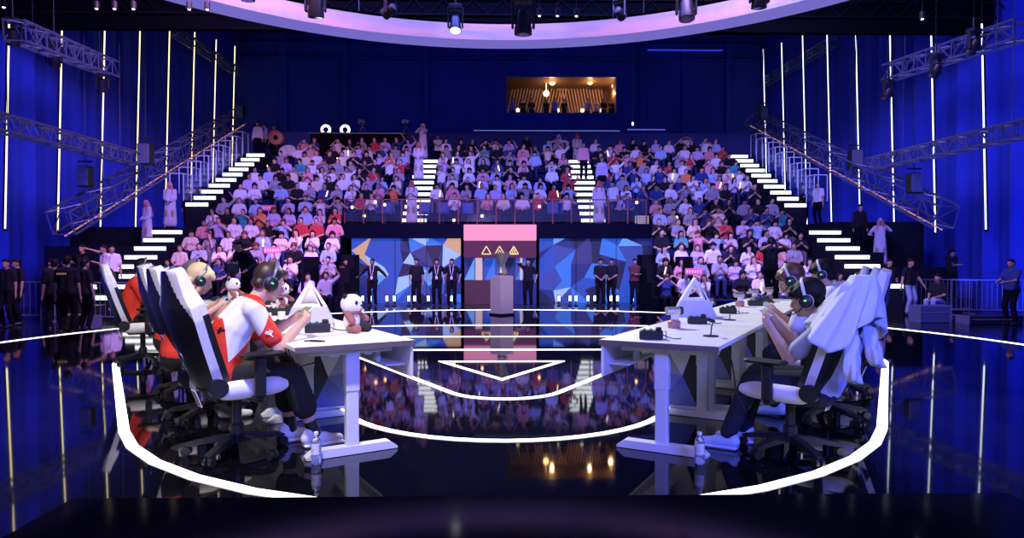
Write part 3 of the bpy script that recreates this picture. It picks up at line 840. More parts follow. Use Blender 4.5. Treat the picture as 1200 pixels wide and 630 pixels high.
# small lit cabinet on the right end of the platform
x,z=at(752,26.1,262); e=empty('sign_box',(x,26.1,PZ),0,'small pale lettered box at the right end of the platform','box')
m=MB(); m.bbox((0,0,.16),(.5,.2,.32),.01); m.build('box_body',mat('pale_box',(.5,.45,.35),.5,emit=(.6,.5,.35),es=.4),e)
m=MB()
rr=random.Random(3)
for r_ in range(3):
    for q in range(6): m.box((-.19+.075*q,-.104,.07+.09*r_),(.05*rr.uniform(.5,1),.008,.045))
m.build('lettering',M_woodd,e)

# ------------------------------------------------------------------ ring lights and control desk
cd=empty('control_desk',(0,34,0),0,'dark control desk carrying two ring lights at the back left','desk')
x0,_=at(368,33.6,160); x1,_=at(476,33.6,160)
m=MB(); m.bbox(((x0+x1)/2,-.6,6.43),(x1-x0,.8,1.66),.03); m.build('desk_body',M_blackm,cd)
m=MB(); m.bbox(((x0+x1)/2,-.6,7.28),(x1-x0+.1,.9,.06),.01); m.build('desk_top',M_darkmetal,cd)
for px,nm in ((382.5,'left'),(405,'right')):
    x,z=at(px,33.2,153); e=empty('ring_light',(x,33.2,7.31),0,'white ring light on the control desk, the %s one'%nm,'ring light')
    m=MB(); m.path([(.19*math.cos(t),-.0,z-7.31+.19*math.sin(t)) for t in [2*math.pi*i/24 for i in range(24)]],.055,n=8,closed=True); m.build('glow_ring',emis('ring_glow',(1,.9,.82),4),e,smooth=True)
    m=MB(); m.bbox((0,.03,.03),(.4,.2,.05),.01); m.tube((0,.03,.03),(0,.03,z-7.31-.19),.02); m.build('stand',M_black,e)
for px,y,nm in ((425,147,'tall camera rig on the control desk'),(476,151,'small camera rig at the right end of the control desk')):
    x,z=at(px,33.3,y); e=empty('camera_rig',(x,33.3,7.31),0,nm,'camera')
    m=MB()
    for a in (0,2.1,4.2): m.tube((.22*math.cos(a),.22*math.sin(a),0),(0,0,.45),.018,n=5)
    m.build('tripod',M_darkmetal,e); m=MB(); m.bbox((0,0,.55),(.34,.5,.2),.02); m.tube((0,-.25,.55),(0,-.45,.55),.07,.08); m.build('camera_body',M_darkmetal,e)
# ------------------------------------------------------------------ desks
def tri_pattern_mat():
    m=mat('geometric_desk_print',(.3,.35,.8),.45); return m
def make_desk(s,label,first):
    """s=+1: outer (player) side is local +X; long axis is local +Y"""
    e=empty('esports_desk',(0,0,0),0,label,'desk','white desks of the players')
    L=1.4
    m=MB(); m.bbox((0,L/2,.735),(.80,L-.006,.03),.004); m.build('desk_top',M_white,e)
    m=MB(); m.box((0,.0,.732),(.80,.012,.036)); m.box((-s*.403,L/2,.732),(.008,L,.036)); m.build('edge_band',M_edge,e)
    for y in (.13,1.27):
        m=MB(); m.bbox((0,y,.37),(.085,.06,.66),.006); m.bbox((0,y,.56),(.095,.07,.28),.006); lg=m.build('leg',M_whitemetal,e)
        m=MB(); vs=[(-.31,y-.04,0),(-.31,y+.04,0),(-.25,y-.04,.055),(-.25,y+.04,.055),(.25,y-.04,.055),(.25,y+.04,.055),(.31,y-.04,.0),(.31,y+.04,.0),(-.30,y-.04,.02),(-.30,y+.04,.02),(.30,y-.04,.02),(.30,y+.04,.02)]
        poly=[(-.31,.004),(-.31,.018),(-.255,.058),(.255,.058),(.31,.018),(.31,.004)]
        m.prism(poly,y-.042,y+.042,lambda u,v,w_:(u,w_,v)); m.build('foot',M_whitemetal,lg)
        m=MB(); m.bbox((0,y,.695),(.56,.06,.045),.005); m.build('support_arm',M_whitemetal,e)
    m=MB(); m.bbox((0.12*s,L/2,.675),(.05,1.15,.04),.005); m.bbox((-.12*s,L/2,.675),(.05,1.15,.04),.005); m.build('cross_beam',M_whitemetal,e)
    m=MB(); m.bbox((-s*.385,L/2,.605),(.02,L-.02,.215),.003); m.build('modesty_panel',M_whitemetal,e)
    m=MB(); m.bbox((-s*.30,L/2,.575),(.15,L-.2,.012),.003); 
    for y in (.3,.75,1.1): m.bbox((-s*.24,y,.645),(.035,.05,.14),.004)
    m.build('cable_tray',M_whitemetal,e)
    # printed end panel at the far leg
    pe=MB(); x0,x1=-s*.385,-s*.05; xx=lambda t: x0+(x1-x0)*t; z=lambda t:.075+.59*t; y=1.30
    def T(a,b_,c_,k): pe.add([(xx(p[0]),y,z(p[1])) for p in (a,b_,c_)]+[(xx(p[0]),y+.018,z(p[1])) for p in (a,b_,c_)],[(0,1,2),(3,5,4),(0,3,4,1),(1,4,5,2),(2,5,3,0)],k)
    T((0,0),(.62,.42),(0,.48),1); T((0,.48),(.62,.42),(0,1),2); T((0,1),(.62,.42),(1,1),3); T((0,0),(1,0),(.62,.42),0); T((1,0),(1,1),(.62,.42),4)
    pe.build('end_panel',[mat('print_blue',(.10,.13,.45),.4),mat('print_mid_blue',(.16,.20,.60),.4),mat('print_grey',(.35,.36,.55),.4),mat('print_white',(.70,.70,.80),.4),mat('print_black',(.01,.01,.03),.4)],e)
    m=MB(); m.bbox(((x0+x1)/2,y,.06),(abs(x1-x0)+.02,.03,.03),.004); m.bbox(((x0+x1)/2,y,.672),(abs(x1-x0)+.02,.03,.015),.004); m.build('panel_rail',M_whitemetal,e)
    return e
DR=(.98,4.466); U=V(.5,.866,0); OUT=V(.866,-.5,0)
def dp(side,s,out,z=0):
    """desk frame -> world: s along the desks, out from the desk centre line towards the players"""
    x=DR[0]+U.x*s+OUT.x*out; y=DR[1]+U.y*s+OUT.y*out
    return V(x if side>0 else -x,y,z)
for side in (1,-1):
    nm='right' if side>0 else 'left'
    d0=make_desk(side,'nearest white desk of the %s team, its T foot facing the camera'%nm,True)
    for k in range(4):
        p=dp(side,1.4*k,0); o=d0 if k==0 else copy_tree(d0,label='%s white desk of the %s team, counted from the camera'%(('','second','third','farthest')[k],nm))
        o.location=p; o.rotation_euler=(0,0,-side*R(30))

# ------------------------------------------------------------------ gaming chair
def make_chair(label,rec=21,tall=1.0):
    e=empty('gaming_chair',(0,0,0),0,label,'chair')
    for k in range(5):
        a=R(90+72*k); ca,sa=math.cos(a),math.sin(a); Mx=Matrix.Rotation(a,3,'Z')
        m=MB(); 
        prof=[(.03,.085),(.03,.135),(.15,.125),(.31,.09),(.335,.075),(.31,.062),(.15,.085)]
        m.prism(prof,-.024,.024,lambda u,v,w_:tuple(Mx@V(u,w_,v))); lg=m.build('base_leg',M_black,e)
        m=MB(); c_=Mx@V(.32,0,.032)
        for q in (-.02,.02): m.tube(c_+Mx@V(0,q-.010,0),c_+Mx@V(0,q+.010,0),.031,n=14)
        m.tube(c_,c_+V(0,0,.045),.009,n=6); m.build('caster',M_black,lg)
    m=MB(); m.lathe([(.045,.08),(.045,.20),(.03,.21),(.03,.36),(.05,.37),(.05,.39)],n=16); m.build('gas_column',M_black,e,smooth=True)
    m=MB(); m.bbox((0,-.02,.395),(.20,.30,.04),.01); m.tube((.1,0,.39),(.30,.05,.375),.008,n=6); m.bbox((.31,.055,.375),(.06,.02,.012),.003); m.build('tilt_mechanism',M_black,e)
    # seat cushion: black centre, white side bolsters
    m=MB(); m.bbox((0,.02,.465),(.36,.46,.10),.03); m.build('seat',M_leather,e,smooth=True)
    for k in (-1,1):
        m=MB(); m.grid(12,10,lambda u,v,k=k:(k*.215+.055*math.cos(2*math.pi*u)*(1-.25*(2*v-1)**4), .01+(v-.5)*.46, .468+.062*math.sin(2*math.pi*u)*(1-.5*(2*v-1)**6)),close_u=True)
        m.v+= [(k*.215,-.222,.468),(k*.215,.242,.468)]; n=len(m.v)
        for i in range(12):
            j=(i+1)%12; m.f.append([n-2,j,i]); m.m.append(0); m.f.append([n-1,120+i,120+j]); m.m.append(0)
        m.build('seat_bolster',M_wleather,e,smooth=True)
    # backrest
    th=R(rec); B0=V(0,-.215,.50); ax=V(0,-math.sin(th),math.cos(th)); nx=V(0,math.cos(th),math.sin(th)); LB=.765*tall
    K=[(0,.20),(.15,.235),(.4,.265),(.58,.285),(.70,.275),(.80,.205),(.92,.165),(.98,.145),(1,.10)]
    def hw(v):
        for (a,b_),(c_,d_) in zip(K,K[1:]):
            if v<=c_: return b_+(d_-b_)*(v-a)/(c_-a)
        return .10
    def bf(u,v):
        w_=hw(v); t=u*2 if u<.5 else 2-u*2; x=-w_*math.cos(math.pi*t)
        q=abs(x)/w_; thick=.05*(1-.5*max(0,(v-.7)/.3))
        if u<.5: y=thick*.6+.075*q**3*(1-.4*v)-.03*(1-q)
        else: y=-thick+.05*q**2*(1-.4*v)
        if q>.98: y=.5*(thick*.6+.075*(1-.4*v)-thick+.05*(1-.4*v))
        return B0+V(x,0,0)+ax*(v*LB)+nx*(y+.06*v*v)
    def bm_(u,v):
        t=(u+.007); tt=t*2 if t<.5 else 2-t*2; q=abs(math.cos(math.pi*tt))
        if t<.5: return 1 if ((q>.42 and v>.60+.25*(1-q)) or v>.90 or q>.985) else 0
        return 1 if (q>.965 or v>.56+.62*(1-q)*1.05) else 0
    m=MB(); m.grid(72,64,bf,mi=bm_,close_u=True)
    n=len(m.v); m.v+=[tuple(B0+V(0,0,0)),tuple(B0+ax*LB+nx*.06)]
    for i in range(72): j=(i+1)%72; m.f.append([n,j,i]); m.m.append(0); m.f.append([n+1,4608+i,4608+j]); m.m.append(1)
    m.build('backrest',[M_leather,M_wleather],e,smooth=True)
    m=MB(); Mx=Matrix.Rotation(th,3,'X'); m.ell(tuple(B0+ax*LB*.80+nx*.10),(.135,.05,.095),M=Mx,nu=18,nv=12); m.build('head_pillow',M_leather,e,smooth=True)
    m=MB(); m.ell(tuple(B0+ax*.17+nx*.07),(.17,.05,.10),M=Mx,nu=18,nv=12); m.build('lumbar_pillow',M_leather,e,smooth=True)
    for k in (-1,1):
        m=MB(); m.tube((k*.235,-.225,.50),(k*.275,-.225,.50),.06,n=20); m.build('hinge_cover',M_black,e,smooth=True)
        m=MB(); m.bbox((k*.31,.02,.55),(.045,.07,.26),.012); m.bbox((k*.25,.02,.41),(.14,.05,.03),.008); ar=m.build('armrest',M_black,e)
        m=MB(); m.bbox((k*.31,.03,.695),(.10,.27,.032),.014); m.build('arm_pad',M_black,ar)
    # hanging card on the back
    c_=B0-nx*.075-ax*.02; m=MB(); m.bbox(tuple(c_-ax*.05),(.068,.006,.125),.002,M=Mx); cd_=m.build('hang_card',mat('card_white',(.8,.8,.8),.5),e)
    m=MB(); m.bbox(tuple(c_-ax*.05-nx*.004),(.054,.004,.104),.001,M=Mx); m.build('card_print',mat('card_print_grey',(.10,.11,.16),.5),cd_)
    # round mark on the shell
    q=B0+ax*.22-nx*.062; m=MB(); m.lathe([(.034,0),(.034,.004),(.028,.005),(.028,.002)],tuple(q),n=24,M=Matrix.Rotation(th+R(90),3,'X')); m.build('round_badge',M_darkmetal,e)
    return e
ch0=make_chair('black and white gaming chair of the nearest left player')
SP=[.52+1.18*i for i in range(5)]
def put(o,side,i,out,turn=0): 
    o.location=dp(side,SP[i],out); o.rotation_euler=(0,0,side*R(60)+R(turn)); return o
put(ch0,-1,0,.66,14)
for side,i,out,turn,lab in ((-1,1,.68,10,'second gaming chair of the left row, behind the blond player'),(-1,2,.70,6,'third gaming chair of the left row, hidden by the two before'),
    (-1,3,.60,4,'fourth gaming chair of the left row'),(-1,4,1.0,4,'farthest left gaming chair, behind the player in red'),
    (1,0,.76,-16,'gaming chair of the nearest right player, draped with a pale jacket'),(1,1,.90,-4,'second gaming chair of the right row, leaning out rightmost'),
    (1,2,.90,-2,'third gaming chair of the right row'),(1,3,.80,0,'fourth gaming chair of the right row'),(1,4,.66,0,'farthest gaming chair of the right row')):
    oc=put(copy_tree(ch0,label=lab),side,i,out,turn)
    if side>0: oc.scale=(1,1,.93 if i==0 else .97)

# ------------------------------------------------------------------ things on the desks
M_plush=mat('plush_white',(.80,.76,.75),.95,sheen=.3); M_plushb=mat('plush_black',(.02,.015,.015),.95); M_plushr=mat('plush_brown_pink',(.35,.13,.11),.9)
def make_panda():
    e=empty('panda_plush',(0,0,0),0,'x','plush toy')
    F=Fig(); F.e('b',(0,0,.075),(.062,.055,.078)); F.e('b',(0,0,.19),(.082,.072,.068)); F.e('b',(0,.045,.175),(.04,.035,.032))
    me=remeshed(F.mb({'b'}),.006,4,'body'); me.materials.append(M_plush); link('body',me,e)
    for k in (-1,1):
        m=MB(); m.ell((k*.058,-.01,.243),(.020,.012,.020)); m.build('ear',M_plushb,e,smooth=True)
        m=MB(); m.ell((k*.033,.064,.20),(.012,.009,.014)); m.build('eye_patch',M_plushb,e,smooth=True)
        F=Fig(); F.c('a',(k*.055,.01,.125),(k*.075,.06,.085),.022,.025); me=remeshed(F.mb({'a'}),.006,1,'arm'); me.materials.append(M_plushr); link('arm',me,e)
        F=Fig(); F.c('a',(k*.04,.02,.03),(k*.06,.085,.03),.03,.031); me=remeshed(F.mb({'a'}),.006,1,'leg'); me.materials.append(M_plushb if k<0 else M_plushr); link('leg',me,e)
    m=MB(); m.ell((0,.082,.182),(.011,.008,.008)); m.build('nose',M_plushb,e)
    m=MB(); m.path([(.06*math.cos(t),.052*math.sin(t),.133) for t in [2*math.pi*i/20 for i in range(20)]],.009,n=6,closed=True); m.build('collar',M_plushr,e,smooth=True)
    return e
pd=make_panda()
for k,(p,sc,rz,lab) in enumerate((((-1.17,5.17,.75),1.12,-115,'white panda plush sitting at the near right end of the left desks'),((-1.70,5.98,.75),1.12,-108,'white panda plush second from the near end, before the pale A stand'),
      ((-2.42,7.45,.75),1.15,-105,'white panda plush behind the phone of the nearest left player'),((-3.40,8.62,.75),1.2,-100,'farthest white panda plush, between two left players'))):
    o=pd if k==0 else copy_tree(pd); o['label']=lab; o.location=p; o.rotation_euler=(0,0,R(rz)); o.scale=(sc,)*3
def astand(x,y,rz,label):
    e=empty('triangle_stand',(x,y,.75),rz,label,'stand'); fn=lambda u,v,w_:(u,w_,v)
    m=MB(); m.prism([(-.205,0),(.205,0),(.135,.155),(-.135,.155)],-.05,.05,fn); m.build('base_block',mat('stand_lilac_white',(.62,.60,.75),.45),e)
    m=MB()   # open triangular frame
    for poly in ([(-.135,.155),(-.085,.155),(.0,.318),(0,.375)],[(.0,.375),(.0,.318),(.085,.155),(.135,.155)],[(-.085,.155),(.085,.155),(.072,.182),(-.072,.182)]):
        m.prism(poly,-.05,.05,fn)
    m.build('frame',M_white,e)
    m=MB(); m.prism([(.028,.318),(.045,.286),(.112,.163),(.095,.163)],-.054,-.045,fn); m.build('dark_slot',M_black,e)
    return e
astand(-1.62,5.66,R(8),'pale triangular A shaped stand on the left desks'); astand(1.80,6.47,R(-4),'pale triangular A shaped stand on the right desks')
M_teal=mat('teal_stripe',(.02,.22,.20),.4)
def device_box(label,k=0):
    e=empty('device_box',(0,0,0),0,label,'device','black device boxes on the desks')
    m=MB(); m.bbox((0,0,.03),(.16,.10,.06),.006); m.build('case',M_black,e)
    for q in (-.045,.0): 
        m=MB(); m.bbox((q,-.01,.065),(.022,.07,.012),.004,M=Matrix.Rotation(.3,3,'Y')); m.build('teal_button',M_teal,e)
    m=MB(); m.bbox((.05,0,.07),(.04,.06,.025),.004); m.path([(.08,.0,.03),(.12,.02,.012),(.16,-.02,.008),(.2,.0,.008)],.004,n=6); m.build('plug',M_black,e)
    m=MB(); m.path([(.085,-.05,.06),(.10,-.055,.06),(.10,-.055,.008),(.075,-.055,.008)],.0035,n=5); m.build('wire_loop',M_darkmetal,e)
    return e
db=device_box('x')
def fan_lamp():
    e=empty('twin_roll_lamp',(0,0,0),0,'x','desk device','silver and pink desk devices')
    m=MB(); m.lathe([(.04,0),(.042,.005),(.042,.045),(.036,.05)],n=24); m.build('base_drum',mat('drum_pink',(.5,.22,.2),.35,metal=.3),e,smooth=True)
    m=MB(); m.bbox((.006,0,.072),(.05,.04,.05),.01); m.build('neck',M_white,e)
    m=MB(); m.tube((-.055,0,.115),(.035,0,.115),.027,n=24); m.build('top_drum',mat('drum_silver',(.75,.7,.62),.25,metal=.7),e,smooth=True)
    m=MB(); m.tube((.035,0,.115),(.055,0,.115),.028,n=24); m.build('dark_cap',M_black,e,smooth=True)
    return e
fl=fan_lamp()
def phone_stand():
    e=empty('table_microphone',(0,0,0),0,'x','microphone','small desk microphones')
    m=MB(); m.lathe([(.045,0),(.045,.006),(.01,.01)],n=20); m.build('base',M_black,e)
    m=MB(); m.path([(0,0,.008),(.005,0,.06),(.02,0,.09)],.004,n=6); m.build('stem',M_black,e)
    m=MB(); m.cone((.02,0,.09),(-.03,-.01,.105),.009,.008); m.build('microphone_head',M_black,e,smooth=True)
    return e
ps=phone_stand()
ordw=['nearest','second nearest','third','fourth','farthest']
first=True
import itertools
def atdesk(px,py,z=.75):
    """desk-top point seen at a pixel of the photograph (used only for layout)"""
    t=math.atan(13/800); yw=R(1); fw=V(math.sin(yw)*math.cos(t),math.cos(yw)*math.cos(t),-math.sin(t)); rt=V(math.cos(yw),-math.sin(yw),0); up=rt.cross(fw)
    d=fw+rt*((px-600)/800)+up*((315-py)/800); k=(z-H0)/d.z; return V(-.05+d.x*k,d.y*k,z)
for i,(px,py) in enumerate(((763,397),(817,379),(853,367),(885,358),(894,354))):
    o=db if i==0 else copy_tree(db); o.location=atdesk(px,py); o.rotation_euler=(0,0,R(-12)); o['label']='%s black device box with teal stripes on the right desks'%ordw[i]
for i,(px,py) in enumerate(((372,389),(330,369),(308,357),(282,351))):
    o=copy_tree(db); o.location=atdesk(px,py); o.rotation_euler=(0,0,R(18)); o.scale=(1.15,)*3; o['label']='%s black device box on the left desks'%('nearest','second nearest','third','farthest')[i]
for i,(px,py) in enumerate(((790,384),(830,370),(867,359),(884,353.5),(901,351))):
    o=fl if i==0 else copy_tree(fl); o.location=atdesk(px,py); o.rotation_euler=(0,0,R(8)); o.scale=(1.2,)*3; o['label']='%s silver and pink two drum device on the right desks'%ordw[i]
for i,(px,py) in enumerate(((833,394),(855,375),(904,366))):
    o=ps if i==0 else copy_tree(ps); o.location=atdesk(px,py); o.rotation_euler=(0,0,R(15)); o.scale=(1.2,)*3; o['label']='%s small black stand microphone on the right desks'%('nearest','middle','farthest')[i]
# mats / dark pads and small things on the left desks
def pad(px,py,w_,d_,lab,rz):
    p=atdesk(px,py); e=empty('control_deck',tuple(p),R(rz),lab,'control deck'); m=MB(); m.bbox((0,0,.02),(w_,d_,.04),.008); m.build('deck_body',M_black,e)
    for q in range(6):
        m=MB(); m.lathe([(.012,.04),(.012,.055),(.009,.058)],(-w_*.4+q*w_*.16,0,0),n=10); m.build('knob',M_darkmetal if q%2 else M_black,e)
    m=MB(); m.bbox((0,d_*.3,.045),(w_*.8,.02,.008),.002); m.build('key_strip',M_darkmetal,e); return e
pad(345,381,.34,.14,'long black control deck beside the nearest left panda boxes',35); pad(304,366,.30,.14,'black control deck behind the nearest left player',35); pad(262,352,.30,.14,'far black control deck near the blond player hands',30)
p=atdesk(330,376); e=empty('white_cup',tuple(p),0,'small white paper cup near the left player face','cup'); m=MB(); m.lathe([(.026,0),(.033,.085),(.031,.085),(.025,.004)],n=20); m.build('cup',M_white,e,smooth=True)
p=atdesk(372,400,.752); e=empty('cable',tuple(p),0,'dark cable loop lying on the near left desk top','cable'); m=MB(); m.path([(-.09,0,.004),(-.03,.02,.006),(.02,.01,.004),(.05,-.01,.004),(.02,-.02,.004),(-.05,-.01,.005)],.005,n=6); m.build('wire',M_black,e)
for side,lab in ((-1,'dark cable hanging from the near end of the left desks'),(1,'dark cable hanging from the near end of the right desks')):
    m=MB(); a=dp(side,.22,.41,.72)
    pts=[a+V(-side*.02,0,0),a+V(-side*.03,.0,-.06),a+V(-side*.09,.02,-.12),a+V(-side*.17,.06,-.10),a+V(-side*.22,.08,-.02)]
    if side>0: pts=[a,a+V(.03,0,-.1),a+V(.06,.0,-.3),a+V(.12,.0,-.42),a+V(.16,.0,-.38)]
    c=empty('cable',tuple(a),0,lab,'cable'); m.path([p-a for p in pts],.005,n=6); m.build('wire',M_black,c)
# bottles
M_pet=mat('clear_pet',(.8,.85,.95),.08,trans=.85,alpha=1); M_lab=mat('bottle_label',(.75,.75,.8),.5); M_labk=mat('bottle_label_dark',(.06,.06,.08),.5); M_cap=mat('bottle_cap_white',(.85,.85,.88),.4)
for x,y,lab in ((-1.222,4.442,'clear water bottle on the stage beside the left desk foot'),(1.221,4.399,'clear water bottle on the stage beside the right desk foot')):
    y-=.09
    e=empty('water_bottle',(x,y,.0),0,lab,'bottle'); m=MB(); m.lathe([(.026,0),(.031,.006),(.031,.05),(.029,.055),(.031,.06),(.031,.14),(.026,.158),(.014,.175),(.013,.188)],n=24); m.build('bottle_body',M_pet,e,smooth=True)
    m=MB(); m.lathe([(.015,.186),(.015,.202),(.013,.204)],n=16); m.build('cap',M_cap,e)
    m=MB(); m.grid(24,1,lambda u,v:(.0318*math.cos(2*math.pi*u),.0318*math.sin(2*math.pi*u),.065+.068*v),close_u=True); lb=m.build('label_wrap',M_lab,e)
    m=MB(); rr=random.Random(2)
    for q in range(26):
        a=rr.uniform(0,6.28); z=rr.uniform(.07,.128); m.bbox((.0322*math.cos(a),.0322*math.sin(a),z),(.008*rr.uniform(.5,1.3),.0015,.005),.0004,M=Matrix.Rotation(a+R(90),3,'Z'))
    m.build('label_lettering',M_labk,lb)

# ------------------------------------------------------------------ players
def split_mat(name,ca,cb,lean,hz,thr=-.012,low=.12):
    """two coloured jersey: back panel cb, rest ca"""
    m=mat(name,ca,.8); nt=m.node_tree; b=nt.nodes['Principled BSDF']; tc=nt.nodes.new('ShaderNodeTexCoord'); sx=nt.nodes.new('ShaderNodeSeparateXYZ'); nt.links.new(tc.outputs['Object'],sx.inputs[0])
    def M_(op,a,b2):
        n=nt.nodes.new('ShaderNodeMath'); n.operation=op
        for i,v in enumerate((a,b2)):
            if hasattr(v,'links'): nt.links.new(v,n.inputs[i])
            else: n.inputs[i].default_value=v
        return n.outputs[0]
    z0=M_('SUBTRACT',sx.outputs['Z'],hz); d=M_('SUBTRACT',M_('MULTIPLY',sx.outputs['Y'],math.cos(lean)),M_('MULTIPLY',z0,math.sin(lean)))
    ax=M_('ADD',M_('MULTIPLY',sx.outputs['Y'],math.sin(lean)),M_('MULTIPLY',z0,math.cos(lean)))
    c1=M_('LESS_THAN',M_('ADD',d,M_('MULTIPLY',M_('ABSOLUTE',M_('SUBTRACT',ax,.30),0),.22)),thr+.04)
    c2=M_('GREATER_THAN',M_('ADD',ax,M_('MULTIPLY',d,1.2)),low-.06); k=M_('MULTIPLY',c1,c2)
    c3=M_('LESS_THAN',ax,.475); k=M_('MULTIPLY',k,c3)
    old=b.inputs['Base Color'].links[0].from_socket; mx=nt.nodes.new('ShaderNodeMix'); mx.data_type='RGBA'; nt.links.new(k,mx.inputs['Factor']); nt.links.new(old,mx.inputs['A']); mx.inputs['B'].default_value=(*cb,1)
    nt.links.new(mx.outputs['Result'],b.inputs['Base Color']); return m
M_eye=mat('eye_white',(.7,.7,.7),.3); M_iris=mat('eye_dark',(.01,.008,.008),.2); M_lip=mat('lip',(.42,.16,.13),.5)
def headset(F,loc,rz,sc,band,label,glow):
    Rz=Matrix.Rotation(rz,3,'Z'); p=Vector(loc)+Rz@(F.head*sc); e=empty('headset',tuple(p),0,label,'headset'); e.rotation_euler=(Rz@F.Rm).to_euler(); e.scale=(sc,)*3
    m=MB(); m.path([(.104*math.cos(R(a)),-.012,.02+.118*math.sin(R(a))) for a in range(-8,189,8)],.011,n=8); m.build('headband',band,e,smooth=True)
    for k in (-1,1):
        m=MB(); m.lathe([(.040,0),(.045,.01),(.044,.028),(.030,.040)],(k*.083,-.01,-.012),n=24,M=Matrix.Rotation(k*R(90),3,'Y')); c=m.build('ear_cup',M_black,e,smooth=True)
        m=MB(); m.lathe([(.047,.002),(.049,.008),(.047,.012)],(k*.083,-.01,-.012),n=24,M=Matrix.Rotation(k*R(90),3,'Y')); m.build('cup_ring',band,c,smooth=True)
        m=MB(); m.bbox((k*.1235,-.01,-.006),(.004,.018,.012),.001); m.build('cup_light',glow,c)
    s=-1
    m=MB(); m.path([(s*.10,.01,-.035),(s*.09,.05,-.065),(s*.06,.10,-.078),(s*.03,.118,-.075)],.004,n=6); m.cone((s*.035,.116,-.075),(s*.012,.12,-.073),.009,.009); m.build('microphone',M_black,e,smooth=True)
    return e
def face(F,e,near=True):
    hd,Rm=F.hd,F.Rm
    for k in (-1,1):
        m=MB(); m.ell(hd(k*.030,.078,.003),(.012,.009,.008),M=Rm); q=m.build('eye',M_eye,e,smooth=True); m=MB(); m.ell(hd(k*.030,.0855,.002),(.0055,.003,.006),M=Rm); m.build('iris',M_iris,q,smooth=True)
        m=MB(); m.cone(hd(k*.016,.088,.026),hd(k*.046,.078,.026),.0045,.003); m.build('eyebrow',M_hairk,e,smooth=True)
    m=MB(); m.ell(hd(0,.096,-.054),(.022,.006,.0065),M=Rm); m.build('lips',M_lip,e,smooth=True)
def player(side,i,out,label,mats,sc=1,hipz=.555,vox=.011,turn=0,handz=.86,handy=.44,head=None,phone=True,phonelab='',band=None,face_=False,**k):
    p=dp(side,SP[i],out); rz=side*R(60)+R(turn)
    hz=hipz/sc; hy=handy/sc; hzz=handz/sc
    hands=((-.125,hy-.02,hzz-.02),(.125,hy-.02,hzz-.02))
    F=figure(hz=hz,hands=hands,kneeh=(0,.8,1),elbh=((-.5,-.3,-1),(.5,-.3,-1)),fingers=True,**k)
    e=person(F,mats,tuple(p),rz,label,sc,vox,loose=.014)
    if face_: face(F,e)
    if phone:
        Rz=Matrix.Rotation(rz,3,'Z'); w1,w2=F.arms[0][1],F.arms[1][1]; d=((w1-F.arms[0][0]).normalized()+(w2-F.arms[1][0]).normalized())/2
        c=(w1+w2)/2+d*.085+V(0,0,.022); q=p+Rz@(c*sc); ph=empty('smartphone',tuple(q),0,phonelab,'phone'); ph.rotation_euler=(Rz@Matrix.Rotation(R(38),3,'X')).to_euler()
        m=MB(); m.bbox((0,0,0),(.165,.078,.010),.003); m.build('phone_body',M_whitemetal,ph)
        m=MB(); m.bbox((0,0,.0055),(.155,.070,.002),.0008); m.build('display',emis('phone_display',(.45,.55,.35),.6),ph)
    headset(F,p,rz,sc,band or M_darkmetal,label.split(' with ')[0].split(' in ')[0]+' headset with round ear cups',emis('cup_green_glow',(.15,.8,.35),1.2))
    return e,F
blk=mat('trousers_black',(.008,.007,.009),.85); blk2=mat('trousers_navy',(.008,.010,.03),.85)
M_shoew=mat('sneaker_white',(.74,.72,.72),.5); M_shoeb=mat('sneaker_pale_blue',(.45,.55,.80),.5)
red=(.72,.035,.015); wht=(.78,.76,.76)
# nearest left player
ln=R(30)
e,F=player(-1,0,.78,'nearest left player in a red and white jersey',dict(body=M_skin,shirt=split_mat('jersey_red_white',red,wht,R(36),.53),trousers=blk,hair=mat('hair_dark_brown',(.045,.022,.016),.45,noise=.5,nscale=120),shoes=M_shoew),
    sc=1.05,vox=.0085,turn=2,handz=.885,handy=.54,lean=R(18),lean2=R(38),hpitch=R(22),face_=True,shorts=True,feet=((-.11,.48,.085),(.10,.58,.085)),phonelab='white phone held by the nearest left player',hair='short')
P1=e
# jersey marks
def mark(e,pt,dr,strokes,m_,nm):
    sh=[c for c in children(e) if c.name.startswith('shirt')][0]
    ok,loc,nr,_=sh.closest_point_on_mesh(pt)
    if not ok: return
    x=dr-nr*dr.dot(nr); x.normalize(); y=nr.cross(x); m=MB()
    for a,b_,w_ in strokes:
        m.tube(loc+x*a[0]+y*a[1]+nr*.003,loc+x*b_[0]+y*b_[1]+nr*.003,w_,n=5)
    m.build(nm,m_,sh)
rr=random.Random(9)
mark(e,F.ch+V(.14,-.10,.02),V(0,1,.2),[((rr.uniform(-.03,.03),rr.uniform(-.02,.02)),(rr.uniform(-.03,.03),rr.uniform(-.02,.02)),.004) for _ in range(7)],M_black,'back_lettering')
mark(e,F.SR.lerp(F.arms[1][0],.55)+V(.08,0,0),V(0,1,-.6),[((rr.uniform(-.03,.03),rr.uniform(-.02,.02)),(rr.uniform(-.03,.03),rr.uniform(-.02,.02)),.004) for _ in range(7)],M_white,'sleeve_lettering')
# laces and soles on the near shoes
def soles(e,F,m_):
    for i,(K_,A_) in enumerate(F.legs):
        m=MB(); m.bbox(A_+V(0,.06,-.072),(.09,.27,.024),.010); m.build('shoe_sole',m_,e)
        m=MB()
        for q in range(4): m.cone(A_+V(-.022,.045+.022*q,.002-.013*q),A_+V(.022,.045+.022*q,.002-.013*q),.004,.004)
        m.build('laces',M_white,e)
soles(e,F,M_white)
for K_,A_ in F.legs:
    m=MB(); m.cone(K_.lerp(A_,.80),A_,.043,.045,n=16); m.build('sock',M_black,e,smooth=True)
